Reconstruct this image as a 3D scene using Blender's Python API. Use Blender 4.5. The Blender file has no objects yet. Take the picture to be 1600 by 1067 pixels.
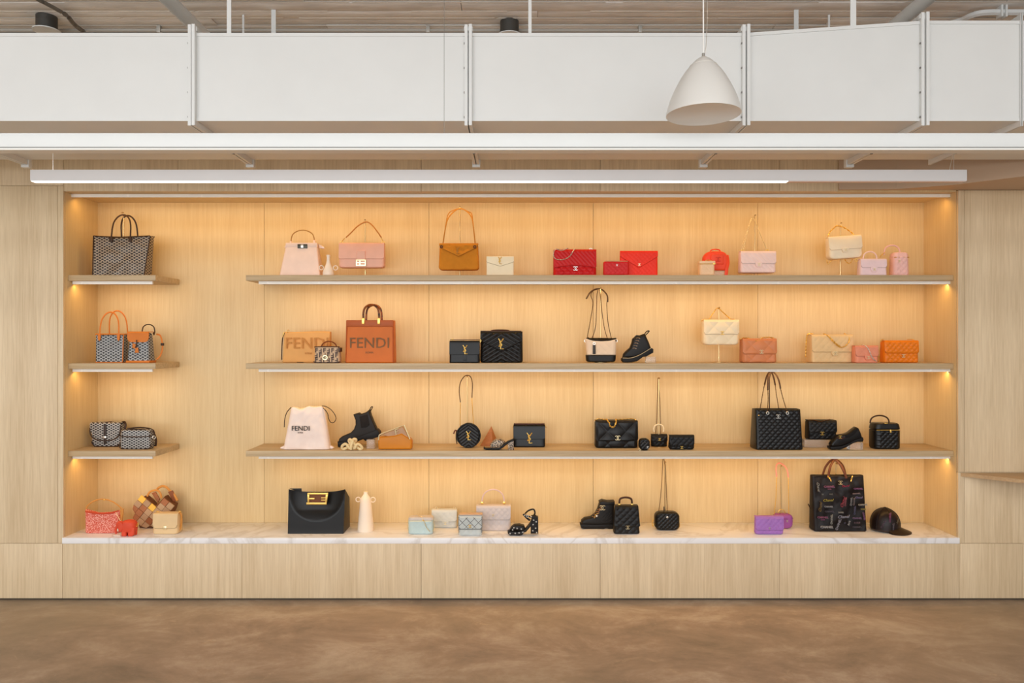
import bpy, bmesh, math, random
from mathutils import Vector, Matrix
from math import sin, cos, pi, sqrt, radians
random.seed(7)
C = bpy.context.scene.collection
# ------------------------------------------------------------------ camera, world, light, exposure
F, CAMD, CZ, HY = 1128.0, 4.8, 1.72, 533.5          # focal length in px of a 1600 px wide frame, distance to the wall, eye height
cam_d = bpy.data.cameras.new('camera'); cam = bpy.data.objects.new('camera', cam_d); C.objects.link(cam)
cam_d.sensor_width = 36; cam_d.lens = 36*F/1600; cam.location = (0, -CAMD, CZ); cam.rotation_euler = (pi/2, 0, 0)
cam_d.clip_start = .05
bpy.context.scene.camera = cam
wd = bpy.data.worlds.new('room daylight'); bpy.context.scene.world = wd; wd.use_nodes = True
wd.node_tree.nodes['Background'].inputs[0].default_value = (.93, .97, 1, 1)
wd.node_tree.nodes['Background'].inputs[1].default_value = WORLD = 1.0
vs = bpy.context.scene.view_settings
vs.view_transform = 'Standard'; vs.look = 'None'; vs.exposure = 0.07; vs.gamma = 1; vs.use_curve_mapping = False
bpy.context.scene.cycles.max_bounces = 8; bpy.context.scene.cycles.diffuse_bounces = 5
bpy.context.scene.cycles.sample_clamp_indirect = 4
def area(name, loc, sx, sy, power, col, rot):
    l = bpy.data.lights.new(name, 'AREA'); l.shape = 'RECTANGLE'; l.size = sx; l.size_y = sy; l.energy = power; l.color = col
    o = bpy.data.objects.new(name, l); C.objects.link(o); o.location = loc; o.rotation_euler = rot
    o['kind'] = 'structure'
    return o
# the shop's ceiling lamps behind the camera and two unseen fill panels added for brightness
area('ceiling_light_row', (0, -5.2, 3.6), 13, 1.4, 175, (.94, .97, 1), (radians(15), 0, 0))
area('high_fill_light', (-1.5, -9.7, 3.25), 12, .7, 120, (.95, .98, 1), (radians(112), 0, 0))  # unseen fill, tilted up to brighten the ceiling
area('low_fill_light', (-2.6, -9.8, 1.1), 10.5, 1.9, 228, (.93, .97, 1), (radians(92), 0, 0))  # unseen low fill added to brighten the base panels
LEDC = (.93, .54, .165)
def led(x0, x1, z, y, power):      # warm strip lamps under the shelves: they face down and back, away from the room
    area('shelf_strip_light', ((x0+x1)/2, y, z), x1-x0, .012, power, LEDC, (radians(22), 0, 0))

# ------------------------------------------------------------------ materials
def nodes(name):
    m = bpy.data.materials.new(name); m.use_nodes = True; nt = m.node_tree
    return m, nt, nt.nodes['Principled BSDF']
def srgb(c):
    return tuple(((v/255)/12.92 if v/255 <= .04045 else ((v/255+.055)/1.055)**2.4) for v in c) + (1,)
def N(nt, t, **kw):
    n = nt.nodes.new(t)
    for k, v in kw.items():
        if k.startswith('i_'): n.inputs[int(k[2:])].default_value = v
        else: setattr(n, k, v)
    return n
_mc = {}
def leather(c, rough=.42, bump=.12, metal=0, sheen=0):
    key = ('l', c, rough, bump, metal)
    if key in _mc: return _mc[key]
    m, nt, b = nodes('leather')
    L = nt.links
    co = N(nt, 'ShaderNodeTexCoord'); no = N(nt, 'ShaderNodeTexNoise'); no.inputs['Scale'].default_value = 320; no.inputs['Detail'].default_value = 3
    n2 = N(nt, 'ShaderNodeTexNoise'); n2.inputs['Scale'].default_value = 14
    L.new(co.outputs['Object'], no.inputs['Vector']); L.new(co.outputs['Object'], n2.inputs['Vector'])
    mx = N(nt, 'ShaderNodeMixRGB'); s = srgb(c)
    mx.inputs[1].default_value = tuple(v*.9 for v in s[:3])+(1,); mx.inputs[2].default_value = tuple(min(1, v*1.1) for v in s[:3])+(1,)
    L.new(n2.outputs['Fac'], mx.inputs[0]); L.new(mx.outputs[0], b.inputs['Base Color'])
    bu = N(nt, 'ShaderNodeBump'); bu.inputs['Strength'].default_value = bump; bu.inputs['Distance'].default_value = .002
    L.new(no.outputs['Fac'], bu.inputs['Height']); L.new(bu.outputs[0], b.inputs['Normal'])
    b.inputs['Roughness'].default_value = rough+.06; b.inputs['Metallic'].default_value = metal; b.inputs['Specular IOR Level'].default_value = .3
    _mc[key] = m; return m
def plain(name, c, rough=.5, metal=0, emit=0, ec=None):
    key = ('p', name, c, rough, metal, emit)
    if key in _mc: return _mc[key]
    m, nt, b = nodes(name)
    no = N(nt, 'ShaderNodeTexNoise'); no.inputs['Scale'].default_value = 6
    co = N(nt, 'ShaderNodeTexCoord'); nt.links.new(co.outputs['Object'], no.inputs['Vector'])
    mx = N(nt, 'ShaderNodeMixRGB'); s = srgb(c)
    mx.inputs[1].default_value = tuple(v*.965 for v in s[:3])+(1,); mx.inputs[2].default_value = tuple(min(1, v*1.03) for v in s[:3])+(1,)
    nt.links.new(no.outputs['Fac'], mx.inputs[0]); nt.links.new(mx.outputs[0], b.inputs['Base Color'])
    b.inputs['Roughness'].default_value = rough; b.inputs['Metallic'].default_value = metal
    if emit:
        b.inputs['Emission Color'].default_value = srgb(ec or c); b.inputs['Emission Strength'].default_value = emit
    _mc[key] = m; return m
def wood(name, c1, c2, axis='Z', rough=.5, fine=1.0):
    m, nt, b = nodes(name); L = nt.links
    co = N(nt, 'ShaderNodeTexCoord'); mp = N(nt, 'ShaderNodeMapping'); L.new(co.outputs['Object'], mp.inputs[0])
    oi = N(nt, 'ShaderNodeObjectInfo'); ad = N(nt, 'ShaderNodeVectorMath', operation='ADD'); ml = N(nt, 'ShaderNodeMath', operation='MULTIPLY'); ml.inputs[1].default_value = 40
    L.new(oi.outputs['Random'], ml.inputs[0]); L.new(mp.outputs[0], ad.inputs[0]); L.new(ml.outputs[0], ad.inputs[1])
    mp.inputs['Scale'].default_value = (1, 1, .035) if axis == 'Z' else (.035, 1, 1)
    a = N(nt, 'ShaderNodeTexNoise'); a.inputs['Scale'].default_value = 95*fine; a.inputs['Detail'].default_value = 4; a.inputs['Roughness'].default_value = .65
    d = N(nt, 'ShaderNodeTexNoise'); d.inputs['Scale'].default_value = 7; d.inputs['Detail'].default_value = 3
    L.new(ad.outputs[0], a.inputs['Vector']); L.new(ad.outputs[0], d.inputs['Vector'])
    m1 = N(nt, 'ShaderNodeMath', operation='MULTIPLY_ADD'); m1.inputs[1].default_value = .62
    L.new(a.outputs['Fac'], m1.inputs[0])
    m2 = N(nt, 'ShaderNodeMath', operation='MULTIPLY'); m2.inputs[1].default_value = .38; L.new(d.outputs['Fac'], m2.inputs[0]); L.new(m2.outputs[0], m1.inputs[2])
    r = N(nt, 'ShaderNodeValToRGB'); r.color_ramp.elements[0].position = .36; r.color_ramp.elements[1].position = .64
    r.color_ramp.elements[0].color = srgb(c2); r.color_ramp.elements[1].color = srgb(c1)
    L.new(m1.outputs[0], r.inputs[0]); L.new(r.outputs[0], b.inputs['Base Color']); b.inputs['Roughness'].default_value = rough
    bu = N(nt, 'ShaderNodeBump'); bu.inputs['Strength'].default_value = .12; bu.inputs['Distance'].default_value = .002
    L.new(a.outputs['Fac'], bu.inputs['Height']); L.new(bu.outputs[0], b.inputs['Normal'])
    return m
def chevron_canvas(dark, light, P=.034, Q=.0195, th=.25):      # coated canvas printed with a fine diamond-chevron
    m, nt, b = nodes('printed_canvas'); L = nt.links
    co = N(nt, 'ShaderNodeTexCoord'); se = N(nt, 'ShaderNodeSeparateXYZ'); L.new(co.outputs['Object'], se.inputs[0])
    def ma(op, a, b_=None):
        n = N(nt, 'ShaderNodeMath', operation=op)
        for i, v in enumerate((a, b_)):
            if v is None: continue
            if isinstance(v, (int, float)): n.inputs[i].default_value = v
            else: L.new(v, n.inputs[i])
        return n.outputs[0]
    xx = ma('ADD', se.outputs[0], ma('MULTIPLY', se.outputs[1], .8))
    x = ma('DIVIDE', xx, P); z = ma('DIVIDE', se.outputs[2], Q)
    u = ma('FRACT', ma('ADD', x, z)); v = ma('FRACT', ma('SUBTRACT', x, z))
    w = ma('FRACT', ma('MULTIPLY', z, 1.0))
    l1 = ma('LESS_THAN', u, th); l2 = ma('LESS_THAN', v, th)
    l3 = ma('MULTIPLY', ma('LESS_THAN', ma('ABSOLUTE', ma('SUBTRACT', u, .64)), .13), ma('LESS_THAN', ma('ABSOLUTE', ma('SUBTRACT', v, .64)), .13))
    f = ma('MAXIMUM', ma('MAXIMUM', l1, l2), ma('MULTIPLY', l3, .0))
    dash = ma('MULTIPLY', f, ma('GREATER_THAN', ma('FRACT', ma('MULTIPLY', x, 4.0)), .18))
    mx = N(nt, 'ShaderNodeMixRGB'); mx.inputs[1].default_value = srgb(dark); mx.inputs[2].default_value = srgb(light)
    L.new(dash, mx.inputs[0]); L.new(mx.outputs[0], b.inputs['Base Color']); b.inputs['Roughness'].default_value = .38
    return m
def dotweave(c1, c2, c3):
    m, nt, b = nodes('jacquard'); L = nt.links
    co = N(nt, 'ShaderNodeTexCoord'); v = N(nt, 'ShaderNodeTexVoronoi'); v.inputs['Scale'].default_value = 150
    L.new(co.outputs['Object'], v.inputs['Vector']); r = N(nt, 'ShaderNodeValToRGB')
    r.color_ramp.elements[0].color = srgb(c2); r.color_ramp.elements[0].position = .2; r.color_ramp.elements[1].color = srgb(c1); r.color_ramp.elements[1].position = .6
    L.new(v.outputs['Distance'], r.inputs[0]); L.new(r.outputs[0], b.inputs['Base Color']); b.inputs['Roughness'].default_value = .75
    return m
def speckle(c1, c2, scale, pos=.5, rough=.5):
    m, nt, b = nodes('speckled'); L = nt.links
    co = N(nt, 'ShaderNodeTexCoord'); v = N(nt, 'ShaderNodeTexNoise'); v.inputs['Scale'].default_value = scale; v.inputs['Detail'].default_value = 2
    L.new(co.outputs['Object'], v.inputs['Vector']); r = N(nt, 'ShaderNodeValToRGB')
    r.color_ramp.elements[0].color = srgb(c1); r.color_ramp.elements[0].position = pos-.04; r.color_ramp.elements[1].color = srgb(c2); r.color_ramp.elements[1].position = pos+.04
    L.new(v.outputs['Fac'], r.inputs[0]); L.new(r.outputs[0], b.inputs['Base Color']); b.inputs['Roughness'].default_value = rough
    return m
def concrete():
    m, nt, b = nodes('stained_concrete'); L = nt.links
    co = N(nt, 'ShaderNodeTexCoord'); a = N(nt, 'ShaderNodeTexNoise'); a.inputs['Scale'].default_value = 2.1; a.inputs['Detail'].default_value = 12; a.inputs['Roughness'].default_value = .72; a.inputs['Distortion'].default_value = .35
    e = N(nt, 'ShaderNodeTexNoise'); e.inputs['Scale'].default_value = .45; e.inputs['Detail'].default_value = 3
    g = N(nt, 'ShaderNodeTexNoise'); g.inputs['Scale'].default_value = 6; g.inputs['Detail'].default_value = 12; g.inputs['Roughness'].default_value = .8; g.inputs['Distortion'].default_value = .8
    mp = N(nt, 'ShaderNodeMapping'); mp.inputs['Scale'].default_value = (.8, 1.2, 1); L.new(co.outputs['Object'], mp.inputs[0])
    for n in (a, e, g): L.new(mp.outputs[0], n.inputs['Vector'])
    r = N(nt, 'ShaderNodeValToRGB'); cr = r.color_ramp
    cr.elements[0].position = .3; cr.elements[0].color = srgb((120, 106, 92)); cr.elements[1].position = .72; cr.elements[1].color = srgb((200, 184, 166))
    k = cr.elements.new(.5); k.color = srgb((160, 138, 119))
    L.new(a.outputs['Fac'], r.inputs[0])
    r2 = N(nt, 'ShaderNodeValToRGB'); r2.color_ramp.elements[0].position = .42; r2.color_ramp.elements[1].position = .62
    L.new(e.outputs['Fac'], r2.inputs[0])
    mx = N(nt, 'ShaderNodeMixRGB'); mx.inputs[2].default_value = srgb((158, 142, 118)); L.new(r.outputs[0], mx.inputs[1])
    mf = N(nt, 'ShaderNodeMath', operation='MULTIPLY'); mf.inputs[1].default_value = .5; L.new(r2.outputs[0], mf.inputs[0]); L.new(mf.outputs[0], mx.inputs[0])
    r3 = N(nt, 'ShaderNodeValToRGB'); r3.color_ramp.elements[0].position = .58; r3.color_ramp.elements[1].position = .66; L.new(g.outputs['Fac'], r3.inputs[0])
    mg = N(nt, 'ShaderNodeMath', operation='MULTIPLY'); mg.inputs[1].default_value = .35; L.new(r3.outputs[0], mg.inputs[0])
    m3 = N(nt, 'ShaderNodeMixRGB'); m3.inputs[2].default_value = srgb((206, 180, 150)); L.new(mx.outputs[0], m3.inputs[1]); L.new(mg.outputs[0], m3.inputs[0])
    L.new(m3.outputs[0], b.inputs['Base Color'])
    b.inputs['Roughness'].default_value = .5; b.inputs['Specular IOR Level'].default_value = .35
    return m
def board_concrete():
    m, nt, b = nodes('board_marked_concrete'); L = nt.links
    co = N(nt, 'ShaderNodeTexCoord'); mp = N(nt, 'ShaderNodeMapping'); mp.inputs['Scale'].default_value = (.25, 1, 1); L.new(co.outputs['Object'], mp.inputs[0])
    a = N(nt, 'ShaderNodeTexNoise'); a.inputs['Scale'].default_value = 14; a.inputs['Detail'].default_value = 8; L.new(mp.outputs[0], a.inputs['Vector'])
    oi = N(nt, 'ShaderNodeObjectInfo')
    r = N(nt, 'ShaderNodeValToRGB'); r.color_ramp.elements[0].color = srgb((220, 213, 206)); r.color_ramp.elements[1].color = srgb((246, 241, 235))
    r.color_ramp.elements[0].position = .35; r.color_ramp.elements[1].position = .7
    ad = N(nt, 'ShaderNodeMath', operation='MULTIPLY_ADD'); ad.inputs[1].default_value = .22; L.new(oi.outputs['Random'], ad.inputs[0]); L.new(a.outputs['Fac'], ad.inputs[2])
    L.new(ad.outputs[0], r.inputs[0]); L.new(r.outputs[0], b.inputs['Base Color']); b.inputs['Roughness'].default_value = .9
    bu = N(nt, 'ShaderNodeBump'); bu.inputs['Strength'].default_value = .4; bu.inputs['Distance'].default_value = .01; L.new(a.outputs['Fac'], bu.inputs['Height']); L.new(bu.outputs[0], b.inputs['Normal'])
    return m
def marble():
    m, nt, b = nodes('white_marble'); L = nt.links
    co = N(nt, 'ShaderNodeTexCoord'); a = N(nt, 'ShaderNodeTexNoise'); a.inputs['Scale'].default_value = 1.6; a.inputs['Detail'].default_value = 6; a.inputs['Distortion'].default_value = 1.6
    L.new(co.outputs['Object'], a.inputs['Vector'])
    s = N(nt, 'ShaderNodeMath', operation='SUBTRACT'); s.inputs[1].default_value = .5; L.new(a.outputs['Fac'], s.inputs[0])
    ab = N(nt, 'ShaderNodeMath', operation='ABSOLUTE'); L.new(s.outputs[0], ab.inputs[0])
    r = N(nt, 'ShaderNodeValToRGB'); r.color_ramp.elements[0].color = srgb((222, 217, 213)); r.color_ramp.elements[0].position = 0; r.color_ramp.elements[1].color = srgb((242, 240, 240)); r.color_ramp.elements[1].position = .035
    L.new(ab.outputs[0], r.inputs[0]); L.new(r.outputs[0], b.inputs['Base Color']); b.inputs['Roughness'].default_value = .3
    return m
def acrylic():
    m, nt, b = nodes('clear_acrylic')
    b.inputs['Base Color'].default_value = (.96, .95, .93, 1); b.inputs['Transmission Weight'].default_value = .85; b.inputs['Roughness'].default_value = .08; b.inputs['IOR'].default_value = 1.35
    return m
BRASS = plain('brass', (222, 192, 140), .3, 1); GOLD = plain('gold', (240, 200, 110), .3, .85); PALEGOLD = plain('pale_gold', (235, 218, 175), .3, .85)
SILVER = plain('silver', (225, 222, 215), .28, .9); WHITE = plain('white_paint', (226, 225, 220), .5); ACRYL = acrylic()
BLK = leather((16, 14, 13), .26); BLK2 = leather((22, 19, 18), .45)
# ------------------------------------------------------------------ mesh helpers
def W(px, py, Y):
    k = (Y+CAMD)/F
    return Vector(((px-800)*k, Y, CZ-(py-HY)*k))
def WX(px, Y): return (px-800)*(Y+CAMD)/F
def WZ(py, Y): return CZ-(py-HY)*(Y+CAMD)/F
def link(name, verts, faces, mat, parent=None, smooth=True, ang=38, label=None):
    me = bpy.data.meshes.new(name); me.from_pydata(verts, [], faces)
    bm = bmesh.new(); bm.from_mesh(me); bmesh.ops.recalc_face_normals(bm, faces=bm.faces); bm.to_mesh(me); bm.free(); me.update()
    if mat: me.materials.append(mat)
    if smooth:
        me.polygons.foreach_set('use_smooth', [True]*len(me.polygons)); me.set_sharp_from_angle(angle=radians(ang))
    o = bpy.data.objects.new(name, me); C.objects.link(o); o.parent = parent
    if label: o['label'] = label
    return o
def empty(name, loc, label=None, cat=None, group=None, kind=None, rz=0):
    o = bpy.data.objects.new(name, None); C.objects.link(o); o.location = loc; o.rotation_euler = (0, 0, rz); o.empty_display_size = .05
    if label: o['label'] = label
    if cat: o['category'] = cat
    if group: o['group'] = group
    if kind: o['kind'] = kind
    return o
def boxvf(x0, x1, y0, y1, z0, z1, b=0):
    if b <= 0:
        v = [(x, y, z) for z in (z0, z1) for y in (y0, y1) for x in (x0, x1)]
        return v, [(0, 2, 3, 1), (4, 5, 7, 6), (0, 1, 5, 4), (2, 6, 7, 3), (0, 4, 6, 2), (1, 3, 7, 5)]
    b = min(b, (x1-x0)/2.2, (y1-y0)/2.2, (z1-z0)/2.2)
    bm = bmesh.new(); v, f = boxvf(x0, x1, y0, y1, z0, z1); vs_ = [bm.verts.new(p) for p in v]
    for q in f: bm.faces.new([vs_[i] for i in q])
    bmesh.ops.bevel(bm, geom=list(bm.edges), offset=b, segments=2, affect='EDGES', profile=.5)
    bm.verts.index_update(); V = [tuple(v.co) for v in bm.verts]; Fc = [[v.index for v in f.verts] for f in bm.faces]; bm.free()
    return V, Fc
def wbox(name, x0, x1, y0, y1, z0, z1, mat, parent=None, b=0, label=None, kind=None):
    cx, cy, cz = (x0+x1)/2, (y0+y1)/2, (z0+z1)/2
    v, f = boxvf(x0-cx, x1-cx, y0-cy, y1-cy, z0-cz, z1-cz, b)
    o = link(name, v, f, mat, parent, label=label); o.location = (cx, cy, cz)
    if parent is not None: o.location = Vector((cx, cy, cz))-parent.location
    if kind: o['kind'] = kind
    return o
def poly_extrude(pts, a0, a1, bev=0, segs=3, axis='y'):       # pts (u,w); extruded along y, returns verts, faces
    bm = bmesh.new()
    A = [bm.verts.new((u, a0, w)) for u, w in pts]; B = [bm.verts.new((u, a1, w)) for u, w in pts]
    n = len(pts); f0 = bm.faces.new(A); f1 = bm.faces.new(B[::-1])
    for i in range(n): bm.faces.new((A[i], B[i], B[(i+1) % n], A[(i+1) % n]))
    bmesh.ops.recalc_face_normals(bm, faces=list(bm.faces))
    if bev > 0:
        es = list(set(f0.edges) | set(f1.edges))
        bmesh.ops.bevel(bm, geom=es, offset=bev, segments=segs, affect='EDGES', profile=.5, clamp_overlap=True)
    bmesh.ops.triangulate(bm, faces=[f for f in bm.faces if len(f.verts) > 4])
    bm.verts.index_update(); V = [tuple(v.co) for v in bm.verts]; Fc = [[v.index for v in f.verts] for f in bm.faces]; bm.free()
    return V, Fc
def catmull(p, n=4, closed=False):
    if len(p) < 3 or n < 2: return [Vector(q) for q in p]
    p = [Vector(q) for q in p]; out = []; m = len(p)
    for i in range(m if closed else m-1):
        a, b, c, d = (p[(i+k) % m] if closed else p[min(max(i+k, 0), m-1)] for k in (-1, 0, 1, 2))
        for j in range(n):
            t = j/n
            out.append(.5*((2*b)+(c-a)*t+(2*a-5*b+4*c-d)*t*t+(3*b-a-3*c+d)*t**3))
    if not closed: out.append(p[-1])
    return out
def tubevf(pts, r, r2=None, ns=8, closed=False, n=4, taper=None):
    P = catmull(pts, n, closed); m = len(P); V = []; Fc = []; r2 = r2 or r
    for i, p in enumerate(P):
        t = (P[(i+1) % m]-P[i-1]) if closed else (P[min(i+1, m-1)]-P[max(i-1, 0)])
        t = t.normalized() if t.length > 1e-9 else Vector((1, 0, 0))
        n1 = t.cross(Vector((0, 1, 0)))
        if n1.length < .15: n1 = t.cross(Vector((0, .1, 1)))
        n1.normalize(); n2 = n1.cross(t).normalized(); k = taper(i/(m-1)) if taper else 1
        for j in range(ns):
            a = 2*pi*j/ns; V.append(tuple(p+n1*(r*k*cos(a))+n2*(r2*k*sin(a))))
    for i in range(m if closed else m-1):
        for j in range(ns):
            a, b = i*ns+j, i*ns+(j+1) % ns; c, d = ((i+1) % m)*ns+(j+1) % ns, ((i+1) % m)*ns+j
            Fc.append((a, b, c, d))
    if not closed: Fc.append(tuple(range(ns))[::-1]); Fc.append(tuple((m-1)*ns+j for j in range(ns)))
    return V, Fc
def chainvf(pts, ln, r):
    P = catmull(pts, 6); V = []; Fc = []; d = [0]
    for i in range(1, len(P)): d.append(d[-1]+(P[i]-P[i-1]).length)
    k = max(2, int(d[-1]/(ln*.78))); j = 0
    for q in range(k):
        s = d[-1]*(q+.5)/k
        while j < len(d)-2 and d[j+1] < s: j += 1
        t = (P[j+1]-P[j]); L = max(t.length, 1e-9); c = P[j]+t*((s-d[j])/L); t = t/L
        n1 = t.cross(Vector((0, 1, 0)))
        if n1.length < .15: n1 = t.cross(Vector((0, .1, 1)))
        n1.normalize(); n2 = n1.cross(t).normalized()
        a = radians(20) if q % 2 else radians(80); s1 = n1*cos(a)+n2*sin(a); s2 = t.cross(s1)
        base = len(V); A, B = 8, 4
        for u in range(A):
            th = 2*pi*u/A; rad = t*cos(th)*(ln/2-r)+s1*sin(th)*(ln*.36-r); rn = rad.normalized()
            for v in range(B):
                ph = 2*pi*v/B; V.append(tuple(c+rad+rn*(r*cos(ph))+s2*(r*sin(ph))))
        for u in range(A):
            for v in range(B):
                Fc.append((base+u*B+v, base+u*B+(v+1) % B, base+((u+1) % A)*B+(v+1) % B, base+((u+1) % A)*B+v))
    return V, Fc
def merge(lst):
    V, Fc = [], []
    for v, f in lst:
        b = len(V); V += list(v); Fc += [tuple(i+b for i in q) for q in f]
    return V, Fc
def quiltf(q, xc, zc):
    if not q: return lambda x, z: 0
    k = q[0]
    if k == 'diamond':
        _, px, pz, a = q
        a *= 1.35
        return lambda x, z: a*(abs(sin(pi*((x-xc)/px+(z-zc)/pz)))*abs(sin(pi*((x-xc)/px-(z-zc)/pz))))**.5
    if k == 'chevron':
        _, p, sl, a = q
        return lambda x, z: a*abs(sin(pi*(z-zc+abs(x-xc)*-sl)/p))**.6
    if k == 'diag':
        _, p, sl, a = q
        return lambda x, z: a*abs(sin(pi*(z-zc+(x-xc)*sl)/p))**.6
    if k == 'crumple':
        _, s, a = q
        from mathutils import noise
        return lambda x, z: a*noise.noise(Vector((x/s, z/s, xc*.13)))+a*.5*noise.noise(Vector((x/s*2.3, z/s*2.3, 5+xc*.1)))
TZ = {1: 2.167, 2: 1.574, 3: .9856, 4: .416}
def yfront(tier, py): return (CZ-TZ[tier])*F/(py-HY)-CAMD
def fit(x0, x1, d):           # visible silhouette -> front face of a body of depth d
    if (x0+x1)/2 < 800: return x0, min(x1, 800+(x1-800)*(1+d/F)) if x1 < 800 else x1
    return (max(x0, 800+(x0-800)*(1+d/F)) if x0 > 800 else x0), x1
class It:                     # one thing: an Empty at its base; coordinates in px of the thing's own plane, depth y in the same px
    def __init__(s, name, label, cat, cx, tier, Yf, d, group=None, rz=0, zoff=0):
        s.K = (Yf+CAMD)/F; s.cx = cx; s.d = d; z = TZ[tier]; s.by = HY+(CZ-z)/s.K
        s.root = empty(name, ((cx-800)*s.K, Yf+d*s.K/2, z), label, cat, group, rz=radians(rz))
    def c(s, p): return ((p[0]-s.cx)*s.K, p[1]*s.K, (s.by-p[2])*s.K)
    def put(s, name, vf, mat, parent=None, label=None, ang=38):
        v, f = vf
        return link(name, [s.c(p) for p in v], [tuple(q[::-1]) for q in f], mat, parent or s.root, ang=ang, label=label)
    def body(s, mat, x0, x1, yt, yb=None, d=None, tx0=None, tx1=None, dt=None, R=(2, 2), rc=3, re=2, q=None, bulge=0, name='body', parent=None, yo=0, topf=None, opn=False, label=None, dense=False):
        yb = s.by if yb is None else yb; d = d or s.d; dt = dt or d
        tx0 = x0 if tx0 is None else tx0; tx1 = x1 if tx1 is None else tx1; H = yb-yt
        st = .9 if (q and q[0] != 'crumple') else 2.2
        dn = q or dense
        nz = int(H/st) if dn else 10; nx = int((x1-x0)/st) if dn else 12; nx = max(nx, 8)
        hs = {H*i/nz for i in range(nz+1)}
        for r_, top in ((max(R[0], re), 0), (max(R[1], re), 1)):
            r_ = min(r_, H/2)
            for k in range(1, 7):
                h = r_*(1-cos(pi/2*k/6)); hs.add(H-h if top else h)
        hs = sorted(hs); qf = quiltf(q, (x0+x1)/2, H/2); V = []; n = None
        def ins(r_, h):
            r_ = min(r_, H/2)
            return 0 if r_ <= 0 or h >= r_ else r_-sqrt(max(0, r_*r_-(r_-h)**2))
        for h in hs:
            f = h/H; i = ins(R[0], h)+ins(R[1], H-h); e = ins(re, h)+ins(re, H-h)
            l = x0+(tx0-x0)*f+i; r = x1+(tx1-x1)*f-i
            if r-l < .6: m_ = (l+r)/2; l, r = m_-.3, m_+.3
            b = max(.5, (d+(dt-d)*f)/2-e); c = min(rc, (r-l)*.45, b*.9); ring = []
            for side in (-1, 1):
                k_ = nx
                xs = [l+c+(r-l-2*c)*j/k_ for j in range(k_+1)]
                if side == 1: xs = xs[::-1]
                for x in xs:
                    u = (x-l)/(r-l)*2-1; fade = max(0, min(1, (1-abs(u))*6))*min(1, min(h, H-h)/2.5)
                    dd = qf(x, h)*fade+bulge*(1-u*u)*(1-(2*f-1)**2)
                    ring.append((x, side*(b+dd)))
                cx_, cy_ = (r-c, side*(b-c)) if side == -1 else (l+c, side*(b-c))
                for a in (30, 60):
                    t = radians(a)
                    ring.append((cx_+(c*sin(t) if side == -1 else -c*sin(t)), cy_+side*c*cos(t)))
                ex = r if side == -1 else l
                for g in (1, 0, -1): ring.append((ex, side*(b-c)*g))
                o_ = -side
                for a in (60, 30):
                    t = radians(a); ring.append((cx_+(c*sin(t) if side == -1 else -c*sin(t)), o_*((b-c)+c*cos(t))))
            n = len(ring)
            for x, y in ring:
                dz = topf((x-(x0+x1)/2)/((x1-x0)/2))*f**2 if topf else 0
                V.append((x, y+yo, yb-h-dz))
        m = len(hs); Fc = []
        if opn:
            top = V[(m-1)*n:]; cxm = sum(p[0] for p in top)/n
            for dzz, kk in ((0, .97), (7, .95)):
                for p in top: V.append((cxm+(p[0]-cxm)*kk, yo+(p[1]-yo)*(.86), p[2]+dzz))
                m += 1
        for i in range(m-1):
            for j in range(n): Fc.append((i*n+j, i*n+(j+1) % n, (i+1)*n+(j+1) % n, (i+1)*n+j))
        Fc.append(tuple(range(n))[::-1]); Fc.append(tuple((m-1)*n+j for j in range(n)))
        v = V; Fc = [t[::-1] for t in Fc]
        return s.put(name, (v, Fc), mat, parent, label)
    def flap(s, mat, x0, x1, yt, ye, d=None, off=1.3, r=3, q=None, V=0, sag=0, back=.6, name='flap', tap=0, parent=None, yo=0, bulge=0, label=None, yb_=None):
        d = d or s.d; nx = max(14, int((x1-x0)/(.9 if q else 3))); H = ye+max(V, sag)-yt; nv = max(8, int(H/(.9 if q else 3))); xc = (x0+x1)/2
        qf = quiltf(q, xc, 0); rr = min(2.6, d/3); O = []; I = []
        for i in range(nx+1):
            u = -1+2*i/nx; px = xc+u*(x1-x0)/2; e = ye+V*(1-abs(u))+sag*(1-u*u); ds = min(px-x0, x1-px)
            if ds < r: e -= r-sqrt(max(0, r*r-(r-ds)**2))
            yf = -d/2-off; col = [(px, d/2*back, yt-off, 0), (px, 0, yt-off, 0)]
            for a in (0, 30, 60, 90):
                t = radians(a); col.append((px, yf+rr-rr*sin(t), yt-off+rr-rr*cos(t), 0))
            z0 = yt-off+rr
            for j in range(1, nv+1):
                z = z0+(e-z0)*j/nv; x = xc+(px-xc)*(1+tap*(z-z0)/max(H, 1))
                dd = qf(px, ye-z)*min(1, (1-abs(u))*8)*min(1, (nv-j)/2)+bulge*(1-u*u)*sin(pi*j/nv)
                col.append((x, (yf if yb_ is None else yb_(x, z)-off)-dd, z, 1))
            O.append([(x, y+yo, z) for x, y, z, g in col]); I.append([(x, y+yo+(1.1 if k >= 5 else .3*min(k, 3)), z+(0 if k >= 5 else 1.1)) for k, (x, y, z, g) in enumerate(col)])
        m = len(O[0]); n = nx+1; Vv = [p for c_ in O for p in c_]+[p for c_ in I for p in c_]; b = n*m; Fc = []
        for i in range(nx):
            for j in range(m-1):
                a0 = i*m+j; Fc.append((a0, a0+m, a0+m+1, a0+1)); Fc.append((b+a0, b+a0+1, b+a0+m+1, b+a0+m))
            a0 = i*m; Fc.append((a0, b+a0, b+a0+m, a0+m)); a0 = i*m+m-1; Fc.append((a0, a0+m, b+a0+m, b+a0))
        for j in range(m-1):
            Fc.append((j, j+1, b+j+1, b+j)); a0 = nx*m+j; Fc.append((a0, b+a0, b+a0+1, a0+1))
        return s.put(name, (Vv, Fc), mat, parent, label)
    def tube(s, name, mat, pts, r, r2=None, ns=8, n=4, closed=False, parent=None, label=None, taper=None):
        v, f = tubevf([(p[0], p[1], p[2]) for p in pts], r, r2, ns, closed, n, taper)
        return s.put(name, (v, [t[::-1] for t in f]), mat, parent, label)
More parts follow.
